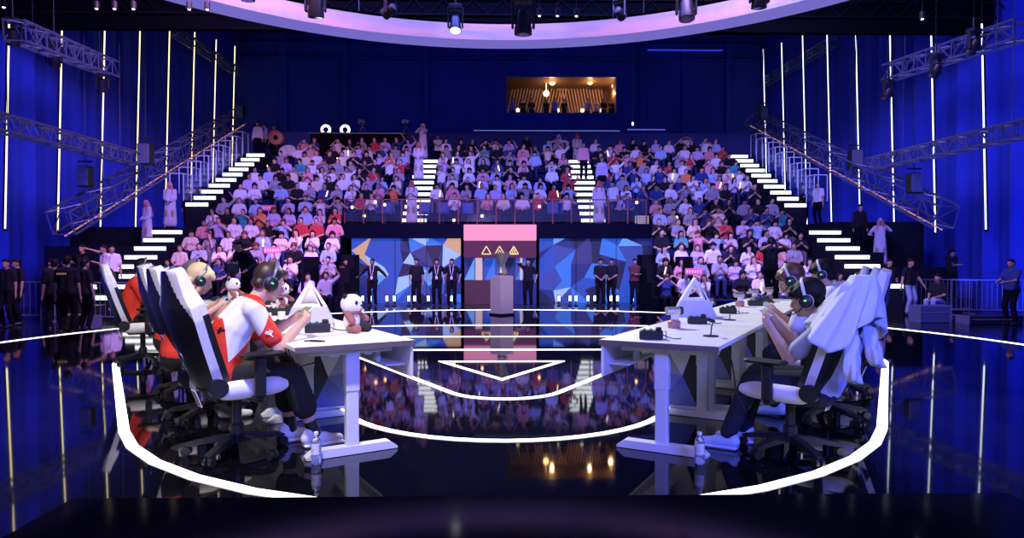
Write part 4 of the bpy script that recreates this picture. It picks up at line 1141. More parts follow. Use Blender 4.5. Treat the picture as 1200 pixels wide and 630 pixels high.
# blond player
player(-1,1,.93,'blond player in red behind the nearest left player',dict(body=M_skin,shirt=split_mat('jersey_red_white2',red,wht,R(20),.55),trousers=blk,hair=M_hairy,shoes=M_shoew),
    sc=.95,vox=.012,lean=R(6),lean2=R(20),hpitch=R(26),handz=.90,handy=.40,hair='bob',face_=True,feet=((-.1,.4,.085),(.1,.4,.085)),phonelab='phone held by the blond left player')
player(-1,2,.90,'dark haired player behind the blond left player, in red',dict(body=M_skin,shirt=mat('jersey_red',red,.8),trousers=blk,hair=M_hairg,shoes=M_shoew),
    sc=1.0,vox=.014,lean=R(14),lean2=R(22),hpitch=R(20),hair='short',feet=((-.1,.4,.085),(.1,.4,.085)),phonelab='phone of the dark haired left player')
player(-1,4,1.16,'farthest left player in red before the last chair',dict(body=M_skin,shirt=mat('jersey_red',red,.8),trousers=blk,hair=M_hairk,shoes=M_shoew),
    sc=1.0,vox=.014,lean=R(8),lean2=R(16),hpitch=R(16),hair='short',feet=((-.1,.4,.085),(.1,.4,.085)),phonelab='phone of the farthest left player')
# right team
blue=(.42,.50,.80)
e,F=player(1,0,.97,'nearest right player in a pale blue tee, phone raised',dict(body=M_skin,shirt=mat('tee_pale_blue',blue,.85),trousers=blk2,hair=M_hairk,shoes=M_shoeb),
    sc=1.0,vox=.0085,turn=-2,hipz=.485,handz=.87,handy=.34,lean=R(-24),lean2=R(40),hpitch=R(15),face_=True,hair='mop',band=M_whitemetal,feet=((-.12,.60,.085),(.10,.54,.085)),phonelab='white phone held up by the nearest right player')
soles(e,F,M_shoeb)
player(1,1,.92,'reddish haired right player behind the nearest one, pale shirt',dict(body=M_skin,shirt=mat('tee_white',(.7,.7,.74),.85),trousers=blk2,hair=M_hairb,shoes=M_shoeb),
    sc=1.0,vox=.012,lean=R(18),lean2=R(34),hpitch=R(22),hair='mop',band=M_whitemetal,face_=True,feet=((-.1,.4,.085),(.1,.4,.085)),phonelab='phone of the reddish haired right player')
player(1,2,1.0,'dark haired third right player in a pale shirt',dict(body=M_skin,shirt=mat('tee_white',(.7,.7,.74),.85),trousers=blk2,hair=M_hairk,shoes=M_shoeb),
    sc=1.0,vox=.014,lean=R(14),lean2=R(26),hpitch=R(18),hair='mop',band=M_whitemetal,feet=((-.1,.4,.085),(.1,.4,.085)),phonelab='phone of the third right player')
player(1,3,.92,'fourth right player hidden behind the third one',dict(body=M_skin,shirt=mat('tee_white',(.7,.7,.74),.85),trousers=blk2,hair=M_hairk,shoes=M_shoeb),
    sc=1.0,vox=.016,lean=R(14),lean2=R(26),hpitch=R(18),hair='mop',band=M_whitemetal,feet=((-.1,.4,.085),(.1,.4,.085)),phonelab='phone of the fourth right player')

# jacket draped over the near right chair
M_jack=mat('jacket_pale_blue_white',(.70,.73,.86),.8)
jc=dp(1,SP[0],.81); jr=R(44)
j=empty('draped_jacket',tuple(jc),jr,'pale blue white jacket draped over the near right chair','jacket'); j.scale=(1,1,.935)
def jk(u,v):
    a=2*math.pi*u; fold=.026*math.sin(7*a+1)+.018*math.sin(13*a+2.2*v)
    top=V(0,-.40,1.285)
    rx=.10+.26*v**.8; ry=.07+.12*v**.7
    # two pulled-out corners
    pull=max(0,math.cos(a))**6*.08+max(0,math.cos(a-math.pi))**6*.12
    r=1+pull*v*1.5
    x=rx*math.cos(a)*r+fold*v*math.cos(a); y=ry*math.sin(a)+fold*v*math.sin(a)
    drop=.02+.36*v+.06*v*math.cos(a*2)-.05*v*math.sin(3*a+.5)
    return (x,-.40+y+.10*v,1.285-drop*1.0 if v>0 else 1.285)
m=MB(); m.grid(90,22,jk,close_u=True); n=len(m.v); m.v.append((0,-.40,1.29))
for i in range(90): m.f.append([n,i,(i+1)%90]); m.m.append(0)
o=m.build('jacket_body',M_jack,j,smooth=True); md=o.modifiers.new('s','SOLIDIFY'); md.thickness=.008
for k,(x0,y0,x1,y1,zl) in enumerate(((-.17,-.36,-.20,-.42,.60),(.16,-.36,.17,-.44,.66))):
    m=MB()
    def sl(u,v,x0=x0,y0=y0,x1=x1,y1=y1,zl=zl,k=k):
        a=2*math.pi*u; r=.075-.012*v+.012*math.sin(4*a+6*v+k)+.008*math.sin(17*v+3*a)
        return (x0+(x1-x0)*v+.02*math.sin(5*v+k)+r*math.cos(a), y0+(y1-y0)*v+.62*r*math.sin(a), 1.0+(zl-1.0)*v-.02*math.cos(a))
    m.grid(28,22,sl,close_u=True); o=m.build('sleeve',M_jack,j,smooth=True); md=o.modifiers.new('s','SOLIDIFY'); md.thickness=.006
# ------------------------------------------------------------------ spectators
PAL=[('white',(.72,.70,.74)),('black',(.02,.02,.025)),('grey',(.30,.30,.34)),('red',(.50,.05,.06)),('pale blue',(.35,.48,.75)),('pink',(.70,.30,.34)),('navy',(.03,.05,.18)),('lilac',(.5,.42,.68)),('orange',(.75,.22,.08)),('cream',(.70,.60,.48)),('teal',(.05,.30,.34))]
PW=[7,6,4,1.6,3.5,2.5,3,2.5,.5,2,.7]
SM={n_:mat('cloth_'+n_.replace(' ','_'),[q*.7 for q in c] if max(c)<.1 else c,.9,spec=.12) for n_,c in PAL}
BOT=[mat('jeans_blue',(.025,.035,.11),.9,spec=.1),mat('jeans_black',(.006,.006,.009),.9,spec=.1),mat('trousers_grey',(.12,.12,.14),.9)]
def sit(hair,hands,female,lean,hyaw=0,hp=.1,sleeve='short'):
    return figure(hz=.50,lean=lean,lean2=lean*1.5,hands=hands,feet=((-.11,.42,.08),(.11,.40,.08)),kneeh=(0,.8,1),hair=hair,female=female,hyaw=hyaw,hpitch=hp,sleeve=sleeve,elbh=((-.7,-.4,-.7),(.7,-.4,-.7)))
lap=((-.10,.30,.62),(.10,.30,.62)); clap=((-.04,.28,.85),(.04,.28,.85)); up=((-.16,.22,1.0),(.12,.34,1.05)); raise_=((-.26,.12,1.35),(.12,.3,.64)); chin=((-.05,.2,.95),(.1,.30,.62))
VAR=[]
for hair,hands,fem,ln_,hy,desc in (('short',lap,False,.05,.15,'short hair'),('long',lap,True,.05,-.2,'long hair'),('short',clap,False,.1,0,'hands clapping'),('long',clap,True,.12,.2,'long hair, clapping'),
    ('bob',up,True,.05,0,'phone raised'),('short',raise_,False,0,-.2,'one arm up'),('long',chin,True,.15,.1,'hand at chin'),('mop',lap,False,.2,-.1,'bushy hair'),('short',up,False,.05,.1,'both hands raised'),('bob',lap,True,.1,.3,'bobbed hair')):
    VAR.append((merged_mesh(sit(hair,hands,fem,ln_,hy),.030,'spectator_'+hair),desc))
HC=[M_hairk,M_hairk,M_hairk,M_hairb,M_hairk]
SKN=[M_skin,M_skin2,M_skin]
ordn=['first','second','third','fourth','fifth','sixth','seventh','eighth','ninth','tenth','eleventh','twelfth','thirteenth','fourteenth']
seats=[]
def fill(block,short,x0,x1,rows,rowname,skip=.06):
    for r,(D,z) in enumerate(rows):
        a,b_=(x0(r) if callable(x0) else x0),(x1(r) if callable(x1) else x1); n=int((b_-a)/.545); 
        for q in range(n):
            if random.random()<skip: continue
            x=a+(q+.5)*(b_-a)/n+random.uniform(-.05,.05)
            if short=='upper left stand' and r>=5 and x<-9.3: continue
            seats.append((D,x,z,short,r,q))
fill('ll','lower left stand',-10.7,lambda r:-5.0-.14*r,LOW,'')
fill('lr','lower right stand',lambda r:4.75+.14*r,10.5,LOW,'')
fill('ul','upper left stand',-10.6,-4.05,UP,'',.08); fill('uc','centre stand',-2.85,3.05,UP,'',.08); fill('ur','upper right stand',4.2,10.45,UP,'',.08)
seats.sort(key=lambda s:(s[0],s[1]))
rest=[]; nind=0
M_stick=emis('light_stick_glow',(1,.80,.45),4)
protos={}
def seat_chair():
    e=empty('stadium_seat',(0,0,0),0,'x','seat','empty seats in the stands')
    m=MB(); m.bbox((0,.02,.43),(.44,.42,.06),.02); m.build('seat_pan',mat('seat_blue',(.02,.05,.28),.6),e,smooth=True)
    m=MB(); m.bbox((0,-.2,.66),(.44,.05,.44),.02,M=Matrix.Rotation(R(10),3,'X')); m.build('backrest',MC['seat_blue'],e,smooth=True)
    m=MB(); m.tube((0,0,0),(0,0,.41),.03); m.box((0,0,.01),(.2,.2,.02)); m.build('pedestal',M_black,e); return e
for (D,x,z,blk_,r,q) in seats:
    v=random.randrange(len(VAR)); me,desc=VAR[v]; cn,_c=random.choices(PAL,PW)[0]; rzz=math.pi+random.uniform(-.25,.25)-x*.012; s_=random.uniform(.95,1.05)
    hm=random.choice(HC); sk=random.choice(SKN); bt=random.choice(BOT)
    if nind>=296: rest.append((D,x,z,v,cn,rzz,s_,hm,sk,bt)); continue
    nind+=1
    if me.name not in protos:
        o=bpy.data.objects.new('spectator',me); protos[me.name]=o
    else: o=protos[me.name].copy()
    COL.objects.link(o); o.location=(x,D+.08,z); o.rotation_euler=(0,0,rzz); o.scale=(s_,s_,s_)
    for i,mt in enumerate((sk,hm,SM[cn],bt,BOT[1])): o.material_slots[i].link='OBJECT'; o.material_slots[i].material=mt
    o['label']='%s clad spectator, %s, %s row of %s, %s seat'%(cn,desc,ordn[r],blk_,ordn[q]); o['category']='person'; o['group']='seated spectators in the stands'
    if random.random()<.085:
        side=random.choice((-1,1)); st=empty('light_stick',(x+side*.14,D-.32,z+.64),0,'glowing light stick in %s row of the %s, %s seat'%(ordn[r],blk_,ordn[q]),'light stick','light sticks in the stands'); st.rotation_euler=(random.uniform(-.2,.2),random.uniform(-.3,.3),0)
        m=MB(); m.tube((0,0,.08),(0,0,.32),.018,n=8); m.build('glow_tube',M_stick,st); m=MB(); m.tube((0,0,-.04),(0,0,.08),.016,n=8); m.build('grip',M_black,st)
# the farthest rows, merged
mats_=[M_skin,M_skin2,M_hairk,M_hairb]+[SM[n_] for n_,_ in PAL]+BOT
ix={m_.name:i for i,m_ in enumerate(mats_)}
vs_=[];fs_=[];ms_=[];off=0
for (D,x,z,v,cn,rzz,s_,hm,sk,bt) in rest:
    me=VAR[v][0]; co_=np.empty(len(me.vertices)*3); me.vertices.foreach_get('co',co_); co_=co_.reshape(-1,3)*s_
    c_,s2=math.cos(rzz),math.sin(rzz); X=co_[:,0]*c_-co_[:,1]*s2+x; Y=co_[:,0]*s2+co_[:,1]*c_+D+.08; Z=co_[:,2]+z
    vs_+=list(zip(X,Y,Z)); mp_=[ix[sk.name],ix[hm.name],ix[SM[cn].name],ix[bt.name],ix[BOT[1].name]]
    for p in me.polygons: fs_.append([i+off for i in p.vertices]); ms_.append(mp_[p.material_index])
    off+=len(me.vertices)
me=bpy.data.meshes.new('spectators'); me.from_pydata(vs_,[],fs_)
for m_ in mats_: me.materials.append(m_)
me.polygons.foreach_set('material_index',ms_); me.polygons.foreach_set('use_smooth',[True]*len(fs_)); me.update()
o=link('spectators',me); tag(o,'rest of the seated crowd filling the topmost rows','crowd',kind='stuff')

# empty blue seats and a few guests on the platform behind the railing
st0=None; k=0
for px in (497,520,533,548,572,590,612,630,424,436,452,648,664,724,735):
    x=at(px,26.55); 
    o=seat_chair() if st0 is None else copy_tree(st0); st0=st0 or o
    o.location=(x,26.55,PZ); o.rotation_euler=(0,0,math.pi); o['label']='%s blue seat on the platform, number counted from the left railing end'%(['first','second','third','fourth','fifth','sixth','seventh','eighth','ninth','tenth','eleventh','twelfth','thirteenth','fourteenth','fifteenth'][sorted((497,520,533,548,572,590,612,630,424,436,452,648,664,724,735)).index(px)]); o['label']=o['label'].replace(', number counted from the left railing end',', counted from the left'); k+=1
for px,cn,v in ((424,'red',0),(436,'white',3),(533,'white',2),(572,'pink',6),(590,'cream',1),(612,'white',7),(630,'red',8),(664,'white',4),(724,'lilac',1),(735,'navy',0)):
    o=protos[VAR[v][0].name].copy() if VAR[v][0].name in protos else bpy.data.objects.new('spectator',VAR[v][0]); COL.objects.link(o); x=at(px,26.55); o.location=(x,26.53,PZ-.03); o.rotation_euler=(0,0,math.pi); o.scale=(1,1,1)
    for i,mt in enumerate((M_skin,M_hairk,SM[cn],BOT[1],BOT[1])): o.material_slots[i].link='OBJECT'; o.material_slots[i].material=mt
    o['label']='%s clad guest with %s seated on the platform behind the railing'%(cn,VAR[v][1]); o['category']='person'; o['group']='guests on the platform'
    if 'spectator' in o.name: o.name='seated_guest'

# ------------------------------------------------------------------ people on their feet
M_thobe=mat('thobe_white',(.66,.62,.68),.85); M_gh=mat('ghutra_red_white',(.55,.12,.13),.9,noise=.5,nscale=60); M_ghw=mat('ghutra_white',(.68,.68,.74),.9)
def ppl(px,D,zf,label,top='black',kind='man',rz=180,sc=1.0,hands=None,hair='short',hairm=None,bot=None,lean=0,hp=.1,sleeve='short',skin=None,gh=None,shoes=None,elbh=None,vox=.024,feet=None,hz=.92,yaw=0,group=None,kneeh=(0,1,0)):
    x=at(px,D)
    robe=kind=='thobe'
    F=figure(hz=hz,lean=lean,lean2=lean*1.4,hands=hands,hair=hair,robe=robe,ghutra=robe,sleeve='long' if robe else sleeve,hpitch=hp,hyaw=yaw,female=kind=='woman',elbh=elbh,feet=feet,kneeh=kneeh)
    topm=M_thobe if robe else (SM[top] if isinstance(top,str) else top)
    mats=dict(body=skin or M_skin2,shirt=topm,trousers=bot or BOT[1],hair=(gh or M_gh) if robe else (hairm or M_hairk),shoes=shoes or M_black)
    return person(F,mats,(x,D,zf),R(rz),label,sc,vox)
fold=((.10,.22,1.18),(-.10,.22,1.14)); low_=((-.06,.22,.98),(.06,.22,.98)); hipp=((-.26,.0,.98),(.26,.0,.98)); wide=((-.55,.05,1.20),(.55,.05,1.20))
ear=((-.27,.12,.95),(.17,.10,1.52)); cams=((-.10,.28,1.52),(.10,.28,1.50))
# crew in front of the screens
ppl(405,23.6,ZF,'crew member in a dark red shirt holding a phone, left of the left screen',top=mat('cloth_maroon',(.12,.02,.03),.9),hands=((-.05,.25,1.12),(.08,.3,1.05)),rz=205)
ppl(436.5,24.0,ZF,'crew member with arms apart and a white lanyard before the left screen',top='black',hands=((-.50,.1,1.05),(.50,.1,1.05)),sleeve='long',skin=M_skin3)
ppl(488,24.4,ZF,'crew member standing straight with arms down before the left screen',top='black',hands=((-.24,.02,.85),(.24,.02,.85)))
ppl(512,24.0,ZF,'crew member with a lanyard, hands on the hips, left of the booth',top='black',hands=hipp)
ppl(529.5,23.7,ZF,'crew member with a lanyard nearest the booth on its left',top='black',hands=((-.26,.05,.95),(.28,.05,.92)))
ppl(619,23.6,ZF,'crew member holding one hand to the ear, right of the plinth',top='black',hands=ear,rz=170)
ppl(703.5,24.0,ZF,'crew member with dark beard before the right screen, hands together',top='black',hands=low_)
ppl(717,24.6,ZF,'crew member half hidden behind a neighbour before the right screen',top='black',hands=low_,rz=150)
ppl(743.5,23.8,ZF,'crew member with folded arms in a dark red tee before the right screen',top=mat('cloth_maroon',(.12,.02,.03),.9),hands=fold)
M_lany=mat('lanyard_white',(.75,.75,.8),.6)
for px,D in ((436.5,24.0),(512,24.0),(529.5,23.7)):
    x=at(px,D); e=empty('lanyard',(x,D-.16,ZF+1.0),0,'white lanyard with a badge on the %s crew member before the left screen'%({436.5:'leftmost',512:'middle',529.5:'rightmost'}[px]),'lanyard')
    m=MB(); m.path([(-.07,.07,.46),(-.04,.0,.22),(0,-.01,.06),(.04,.0,.22),(.07,.07,.46)],.012,n=5); m.build('strap',M_lany,e); m=MB(); m.bbox((0,-.015,.02),(.08,.008,.11),.003); m.build('badge',M_lany,e)
# seated crew right of the right screen
for px,lab,D in ((781,'crew member crouching on a box right of the right screen',23.0),(796,'crew member sitting beside the crouching one, right of the right screen',22.4)):
    ppl(px,D,ZF,lab,top='black',hz=.50,feet=((-.12,.42,.08),(.12,.4,.08)),kneeh=(0,.8,1),hands=((-.1,.35,.68),(.1,.35,.68)),lean=.3,rz=150)
    e=empty('flight_case',(at(px,D),D+.0,ZF),.3,'black flight case under the %s'%('crouching crew member' if px==781 else 'sitting crew member'),'case')
    m=MB(); m.bbox((0,.0,.2),(.5,.36,.4),.02); m.build('case_body',M_black,e); m=MB()
    for z in (.02,.38): m.bbox((0,0,z),(.52,.38,.02),.004)
    m.build('edge_trim',M_darkmetal,e)
# men in thobes and others on the stairs and platform
ppl(491,30.1,4.7,'man in a white thobe and red headscarf on the left centre stair',kind='thobe',hands=((-.1,.25,1.0),(.1,.25,1.0)))
ppl(496,32.1,5.9,'man in a white headdress raising a phone atop the left centre stair',kind='thobe',gh=M_ghw,hands=((.02,.3,1.45),(.12,.3,1.42)))
ppl(483,26.4,PZ,'man in a thobe and red headscarf on the platform before the left centre stair',kind='thobe',rz=170,hands=((-.08,.25,1.15),(.08,.25,1.12)))
ppl(701.5,26.35,PZ,'man in a white thobe on the platform at the foot of the right centre stair',kind='thobe',gh=M_gh,rz=185)
ppl(718,26.5,PZ,'man in a white shirt with a dark backpack strap on the platform',top='white',rz=140,sleeve='short')
ppl(683.5,30.05,4.7,'person in a pink top walking down the right centre stair',top='pink',rz=185,sleeve='long')
ppl(705,28.8,3.88,'person in a lilac coat beside the right centre stair, standing among the rows',top='lilac',kind='woman',hair='long',sleeve='long')
ppl(513.5,33.3,5.6,'person in a white shirt with a bag standing behind the top row, left of centre',top='white',hands=fold)
ppl(654.5,33.2,5.6,'man in a white thobe with arms held out behind the top row',kind='thobe',gh=M_ghw,hands=((-.36,.2,1.1),(.36,.2,1.1)),elbh=((-1,-.2,.4),(1,-.2,.4)))
ppl(676,33.0,5.6,'man in a thobe and red headscarf at the top of the right centre stair',kind='thobe',hands=low_)
ppl(804,33.2,5.6,'camera holder in a white shirt at the top of the upper right stand',top='white',hands=cams,rz=150)
ppl(617,33.4,5.6,'person in dark clothes behind the top row below the viewing room',top='black')
ppl(303,33.0,6.14,'person in pale clothes at the top of the left outer stair',top='white',kind='woman',sleeve='long',hair='long')
ppl(312,33.4,6.14,'person in blue beside the drum at the top left',top='pale blue',rz=120)
ppl(322,33.8,6.14,'drummer in red behind the large orange drum',top='red')
# left side
for px,D,zf,k in ((173,23.6,1.7,0),(200,25.3,2.4,1)):
    ppl(px,D,zf,('man in a thobe with a pink headscarf by the left outer stair, the lower one','taller man in a thobe with a pink headscarf on the left landing')[k],kind='thobe',sc=.94 if k==0 else 1.0,gh=mat('ghutra_pink',(.62,.25,.26),.9),hands=low_,rz=(150,190)[k])
ppl(222,27,2.4,'man in a dark suit standing right of the taller thobe man',top='black',sleeve='long'); ppl(229,27.2,2.4,'dark clad man before the left glass railing',top='black',sleeve='long'); ppl(236,27.0,2.4,'dark clad man nearest the left stair railing',top='navy',sleeve='long')
ppl(123,20,.0,'person in a pale shirt with dark trousers at the left barrier, left of a pair',top='white',rz=150,hands=fold); ppl(131,20.3,.0,'person in a pale shirt at the left barrier, right of a pair',top='white',rz=210)
ppl(8,17,ZF,'dark crew figure at the left edge of the view',top='black',vox=.03); ppl(21,17.6,ZF,'dark crew figure second from the left edge',top='black',rz=150)
g=ppl(78,15.2,ZF,'crew guard seen from behind with small yellow back lettering',top='black',rz=10,sc=1.04); ppl(64,15.9,ZF,'dark crew figure just left of the guard with yellow back lettering',top='black',rz=40)
sh=[c for c in children(g) if c.name.startswith('shirt')][0]; ok,l_,n__,_=sh.closest_point_on_mesh(V(0,-.4,1.36)); m=MB()
for q in range(5): m.bbox((l_.x-.08+.04*q,l_.y-.012,l_.z),(.026,.012,.035),.003)
m.build('back_lettering',mat('lettering_yellow',(.75,.5,.12),.6,emit=(.6,.35,.08),es=.25),sh)
ppl(98,16.0,ZF,'dark crew figure just right of the guard',top='black',rz=-20); ppl(58,18.6,ZF,'crew figure reaching an arm to the right at the left barrier',top='black',rz=-95,hands=((-.1,.6,1.2),(.1,.55,1.15))); ppl(76,19.5,ZF,'dark haired crew figure left of the bright bottles',top='navy',rz=200)
ppl(97,19.0,.0,'dark crew figure with raised hands behind the left barrier',top='black',hands=((-.25,.15,1.55),(.3,.1,1.2)))
# right side
ppl(940,27.2,2.6,'woman in black with a lit phone beside the right outer stair',kind='woman',hair='long',top='black',sleeve='long',sc=.98,hands=((-.05,.32,1.2),(.1,.3,1.15)))
ppl(958.5,26.6,2.6,'man in a striped white shirt on the right landing',top='white',rz=120)
ppl(1007,23.7,1.5,'dark clad man holding a small light, right of the lower right stair',top='black',sleeve='long')
ppl(1031,23.6,1.0,'man in a pale thobe and headscarf filming at the right',kind='thobe',gh=mat('ghutra_pink',(.62,.25,.26),.9),rz=160,hands=((-.12,.3,1.42),(.3,.2,1.1)))
ppl(1042,20.5,ZF,'crew member in dark top and pale trousers behind the right chairs',top='black',bot=mat('trousers_pale',(.25,.3,.5),.9)); ppl(1066,20.0,ZF,'crew member in a dark top with an arm along the right barrier',top='black',rz=200,bot=MC['trousers_pale'],hands=((-.3,.3,.8),(.5,.1,.7)))
ppl(1115,22.5,.0,'dark curly haired figure standing behind the right barrier',top='black',hair='mop',hands=fold,sc=.95); ppl(1186,17.2,ZF,'crew member holding a camera near the right edge of the view',top='navy',rz=110,hands=((-.1,.4,1.1),(.1,.4,1.1)))
ppl(1100,19,ZF,'person in pale trousers seated by the right barrier',top='black',hz=.5,feet=((-.1,.4,.08),(.1,.4,.08)),kneeh=(0,.8,1),hands=lap,bot=MC['trousers_pale'],rz=120)
# photographers behind the desks
ppl(903,16,.12,'photographer in black aiming a camera above the right desks',top='black',hands=cams,vox=.02)
x=at(903,15.62); e=empty('photo_camera',(x,15.62,.12+1.56),0,'black camera with a large lens before the photographer face','camera'); m=MB(); m.bbox((0,0,0),(.15,.08,.11),.015); m.bbox((0,0,.07),(.06,.06,.04),.01); m.build('camera_body',M_black,e); m=MB(); m.lathe([(.045,0),(.045,.10),(.056,.11),(.056,.16),(.045,.16)],(0,-.03,0),n=20,M=Matrix.Rotation(R(90),3,'X')); l2=m.build('lens_barrel',M_black,e); m=MB(); m.lathe([(.044,.150),(.03,.158)],(0,-.03,0),n=20,M=Matrix.Rotation(R(90),3,'X')); m.build('front_glass',M_lensd,l2)
e=empty('riser_box',(at(903,16),16,0),0,'low black box under the photographer','box'); m=MB(); m.bbox((0,0,.06),(.9,.8,.12),.01); m.build('box_body',M_black,e)
ppl(292,15,.0,'camera operator in black bending forward above the left desks',top='black',sleeve='long',lean=.35,hands=((-.35,.35,1.0),(.35,.35,1.0)),vox=.02,rz=150,sc=1.05,hp=.4)
x=at(272,14.5); e=empty('video_camera',(x,14.5,1.0),R(20),'black shoulder camera of the bending camera operator','camera'); m=MB(); m.bbox((0,0,.1),(.28,.45,.24),.03); m.tube((0,-.2,.12),(0,-.42,.12),.07,.085,n=16); m.bbox((0,.05,.26),(.05,.3,.05),.015); m.build('camera_body',M_black,e)
m=MB(); m.tube((0,0,-.02),(0,0,-.3),.03)
for a in (0.5,2.6,4.7): m.tube((0,0,-.25),(.3*math.cos(a),.3*math.sin(a),-1.0),.018)
m.build('tripod',M_black,e)
# figures in the viewing room
for i,(px,w_) in enumerate(((601,1),(613,0),(623,0),(640,0),(650,1),(661,0),(688,1),(698,2),(707,0),(716,0))):
    ppl(px,WB+.75+.2*(i%2),wz0-.6,'%s guest from the left in the warm lit viewing room'%ordn[i],top=('black','lilac','cream')[w_],vox=.035,rz=180+30*((i%3)-1),hands=(lambda: fold if i%2 else low_)())
# drums at the top left
for px,y,r,lab,mt,el in ((325,163,.33,'orange rimmed drum beside the drummer at the top left',mat('drum_orange',(.5,.20,.12),.5),.45),(338,180,.40,'large white drum head tilted at the end of the top left row',mat('drum_white',(.75,.75,.85),.5),1.0)):
    D=32.6; x,z=at(px,D,y); e=empty('drum',(x,D,z),0,lab,'drum'); Mx=Matrix.Rotation(R(90) if el<.9 else R(50),3,'X'); m=MB(); m.lathe([(r*.93,-.2),(r,-.18),(r,.14),(r*.93,.16)],n=32,M=Mx); m.build('drum_shell',mt,e,smooth=True)
    m=MB(); m.lathe([(r*.92,.155),(r*.92,.168)] if el>.9 else [(r*.35,.16),(r*.35,.175)],n=32,M=Mx); m.build('drum_head',M_white if el>.9 else M_hairk,e)
    m=MB(); m.tube((0,0,0),(0,0,-.6*1),.03); m.tube((-.25,0,-.6),(.25,0,-.6),.02); m.build('drum_stand',M_black,e)
# banners held in the crowd
for px,y,D,nm in ((320,293,21.6,'pink lettered banner held in the lower left stand'),(316,244,25.2,'small pink banner held higher in the lower left stand'),(812,318,20.3,'pink placard before the lower right stand')):
    x,z=at(px,D,y); e=empty('banner',(x,D-.1,z),0,nm,'banner'); m=MB(); m.tube((0,.01,-.1),(0,.01,-.45),.012); m.build('handle',M_white,e); m=MB(); m.bbox((0,0,0),(.52,.015,.2),.004); m.build('board',mat('banner_pink',(.75,.15,.25),.7,emit=(.8,.15,.25),es=.15),e); m=MB()
    for q in range(6): m.box((-.2+.08*q,-.01,.0),(.045,.006,.09))
    m.build('lettering',M_white,e)

# ------------------------------------------------------------------ barriers and gear at the sides
def barrier(px,D,rz,lab,L=2.2,zf=ZF):
    e=empty('crowd_barrier',(at(px,D),D,zf),R(rz),lab,'barrier','crowd barriers'); m=MB()
    for z in (.15,1.05): m.tube((-L/2,0,z),(L/2,0,z),.02,n=6)
    for x in (-L/2,L/2): m.tube((x,0,0),(x,0,1.05),.02,n=6); m.tube((x,-.25,.01),(x,.25,.01),.02,n=6)
    m.build('frame',M_darkmetal,e); m=MB()
    for q in range(14): x=-L/2+(q+1)*L/15; m.tube((x,0,.15),(x,0,1.05),.009,n=5)
    m.build('bars',M_darkmetal,e)
for a in ((38,18.8,10,'steel crowd barrier at the far left'),(108,18.3,-8,'steel crowd barrier left of the lower left stair'),(1098,20.6,6,'steel crowd barrier right of the lower right stair'),(1160,20.2,-5,'steel crowd barrier at the far right')): barrier(*a)
def case(px,D,w_,h,lab,m_,zf=ZF,d=.5,rz=0):
    e=empty('flight_case',(at(px,D),D,zf),R(rz),lab,'case'); m=MB(); m.bbox((0,0,h/2),(w_,d,h),.015); m.build('case_body',m_,e); m=MB()
    for x in (-w_/2,w_/2): m.bbox((x,0,h/2),(.03,d+.02,h+.01),.005)
    m.bbox((0,-d/2,h*.6),(w_*.9,.012,.03),.003); m.build('edge_trim',M_darkmetal,e)
M_olive=mat('olive_case',(.22,.17,.03),.6)
case(88,16.5,.55,.36,'olive yellow case on the floor at the left, below the bright bottles',M_olive); case(99,16.8,.5,.3,'dark case right of the olive yellow case',M_black); case(1090,18.0,.8,.45,'blue lit sloped case right of the right chairs',mat('case_blue',(.05,.07,.22),.6))
case(1160,17.5,1.4,.22,'long low dark case at the right side',M_black); case(70,18.9,.7,.5,'black case behind the crew at the left',M_black)
for px,D,y,lab in ((83,17.6,336,'bright lit bottle pack at the left barrier'),(1110,18.2,371,'lit water bottle on the blue case at the right')):
    x,z=at(px,D,y+9); n_b=3 if px<200 else 1
    e=empty('bottle_pack' if n_b>1 else 'water_bottle',(x,D,z),0,lab,'bottles')
    for q in range(n_b):
        m=MB(); xx=(q-(n_b-1)/2)*.11; s_=1.7; m.lathe([(r*s_,zz*s_*1.2) for r,zz in ((.026,0),(.031,.006),(.031,.14),(.014,.175),(.014,.2))],(xx,0,0),n=14); m.build('bottle',mat('bottle_self_glow',(.6,.6,.95),.2,emit=(.45,.40,1.0),es=.9),e,smooth=True)  # blue light on the bottles is put into their material as emission
    m=MB(); m.bbox((0,0,(ZF-z)/2),(.5,.4,abs(z-ZF)),.01); m.build('box_under',M_black,e)
# landings widened for the people on them
for s_,nm in ((-1,'left'),(1,'right')):
    tp=2.4 if s_<0 else 2.6; m=MB(); m.box((s_*13.44,25.9,(tp+ZF)/2),(3.36,3.4,tp-ZF)); tag(m.build('side_landing',M_tier),'dark raised walkway beside the %s outer stair'%nm,'walkway')
    m=MB()
    if s_<0: m.box((-13.5,23.5,(1.7+ZF)/2),(3.2,1.38,1.7-ZF))
    else: m.box((12.4,23.5,(1.5+ZF)/2),(1.0,1.38,1.5-ZF)); m.box((14.0,23.5,(1.0+ZF)/2),(2.2,1.38,1.0-ZF))
    tag(m.build('side_landing',M_tier),'dark lower walkway beside the %s outer stair'%nm,'walkway')

for px,D,w_,lab in ((127,20.15,1.1,'low black riser under the pale shirted pair at the left'),(97,19,.8,'low black riser under the figure with raised hands'),(1115,22.5,.9,'low black riser under the curly haired figure at the right')):
    e=empty('riser_box',(at(px,D),D,ZF),0,lab,'riser'); m=MB(); m.bbox((0,0,.2),(w_,.8,.4),.01); m.build('box_body',M_black,e)
case(1100,19,.5,.4,'dark case under the seated person by the right barrier',M_black,d=.4)
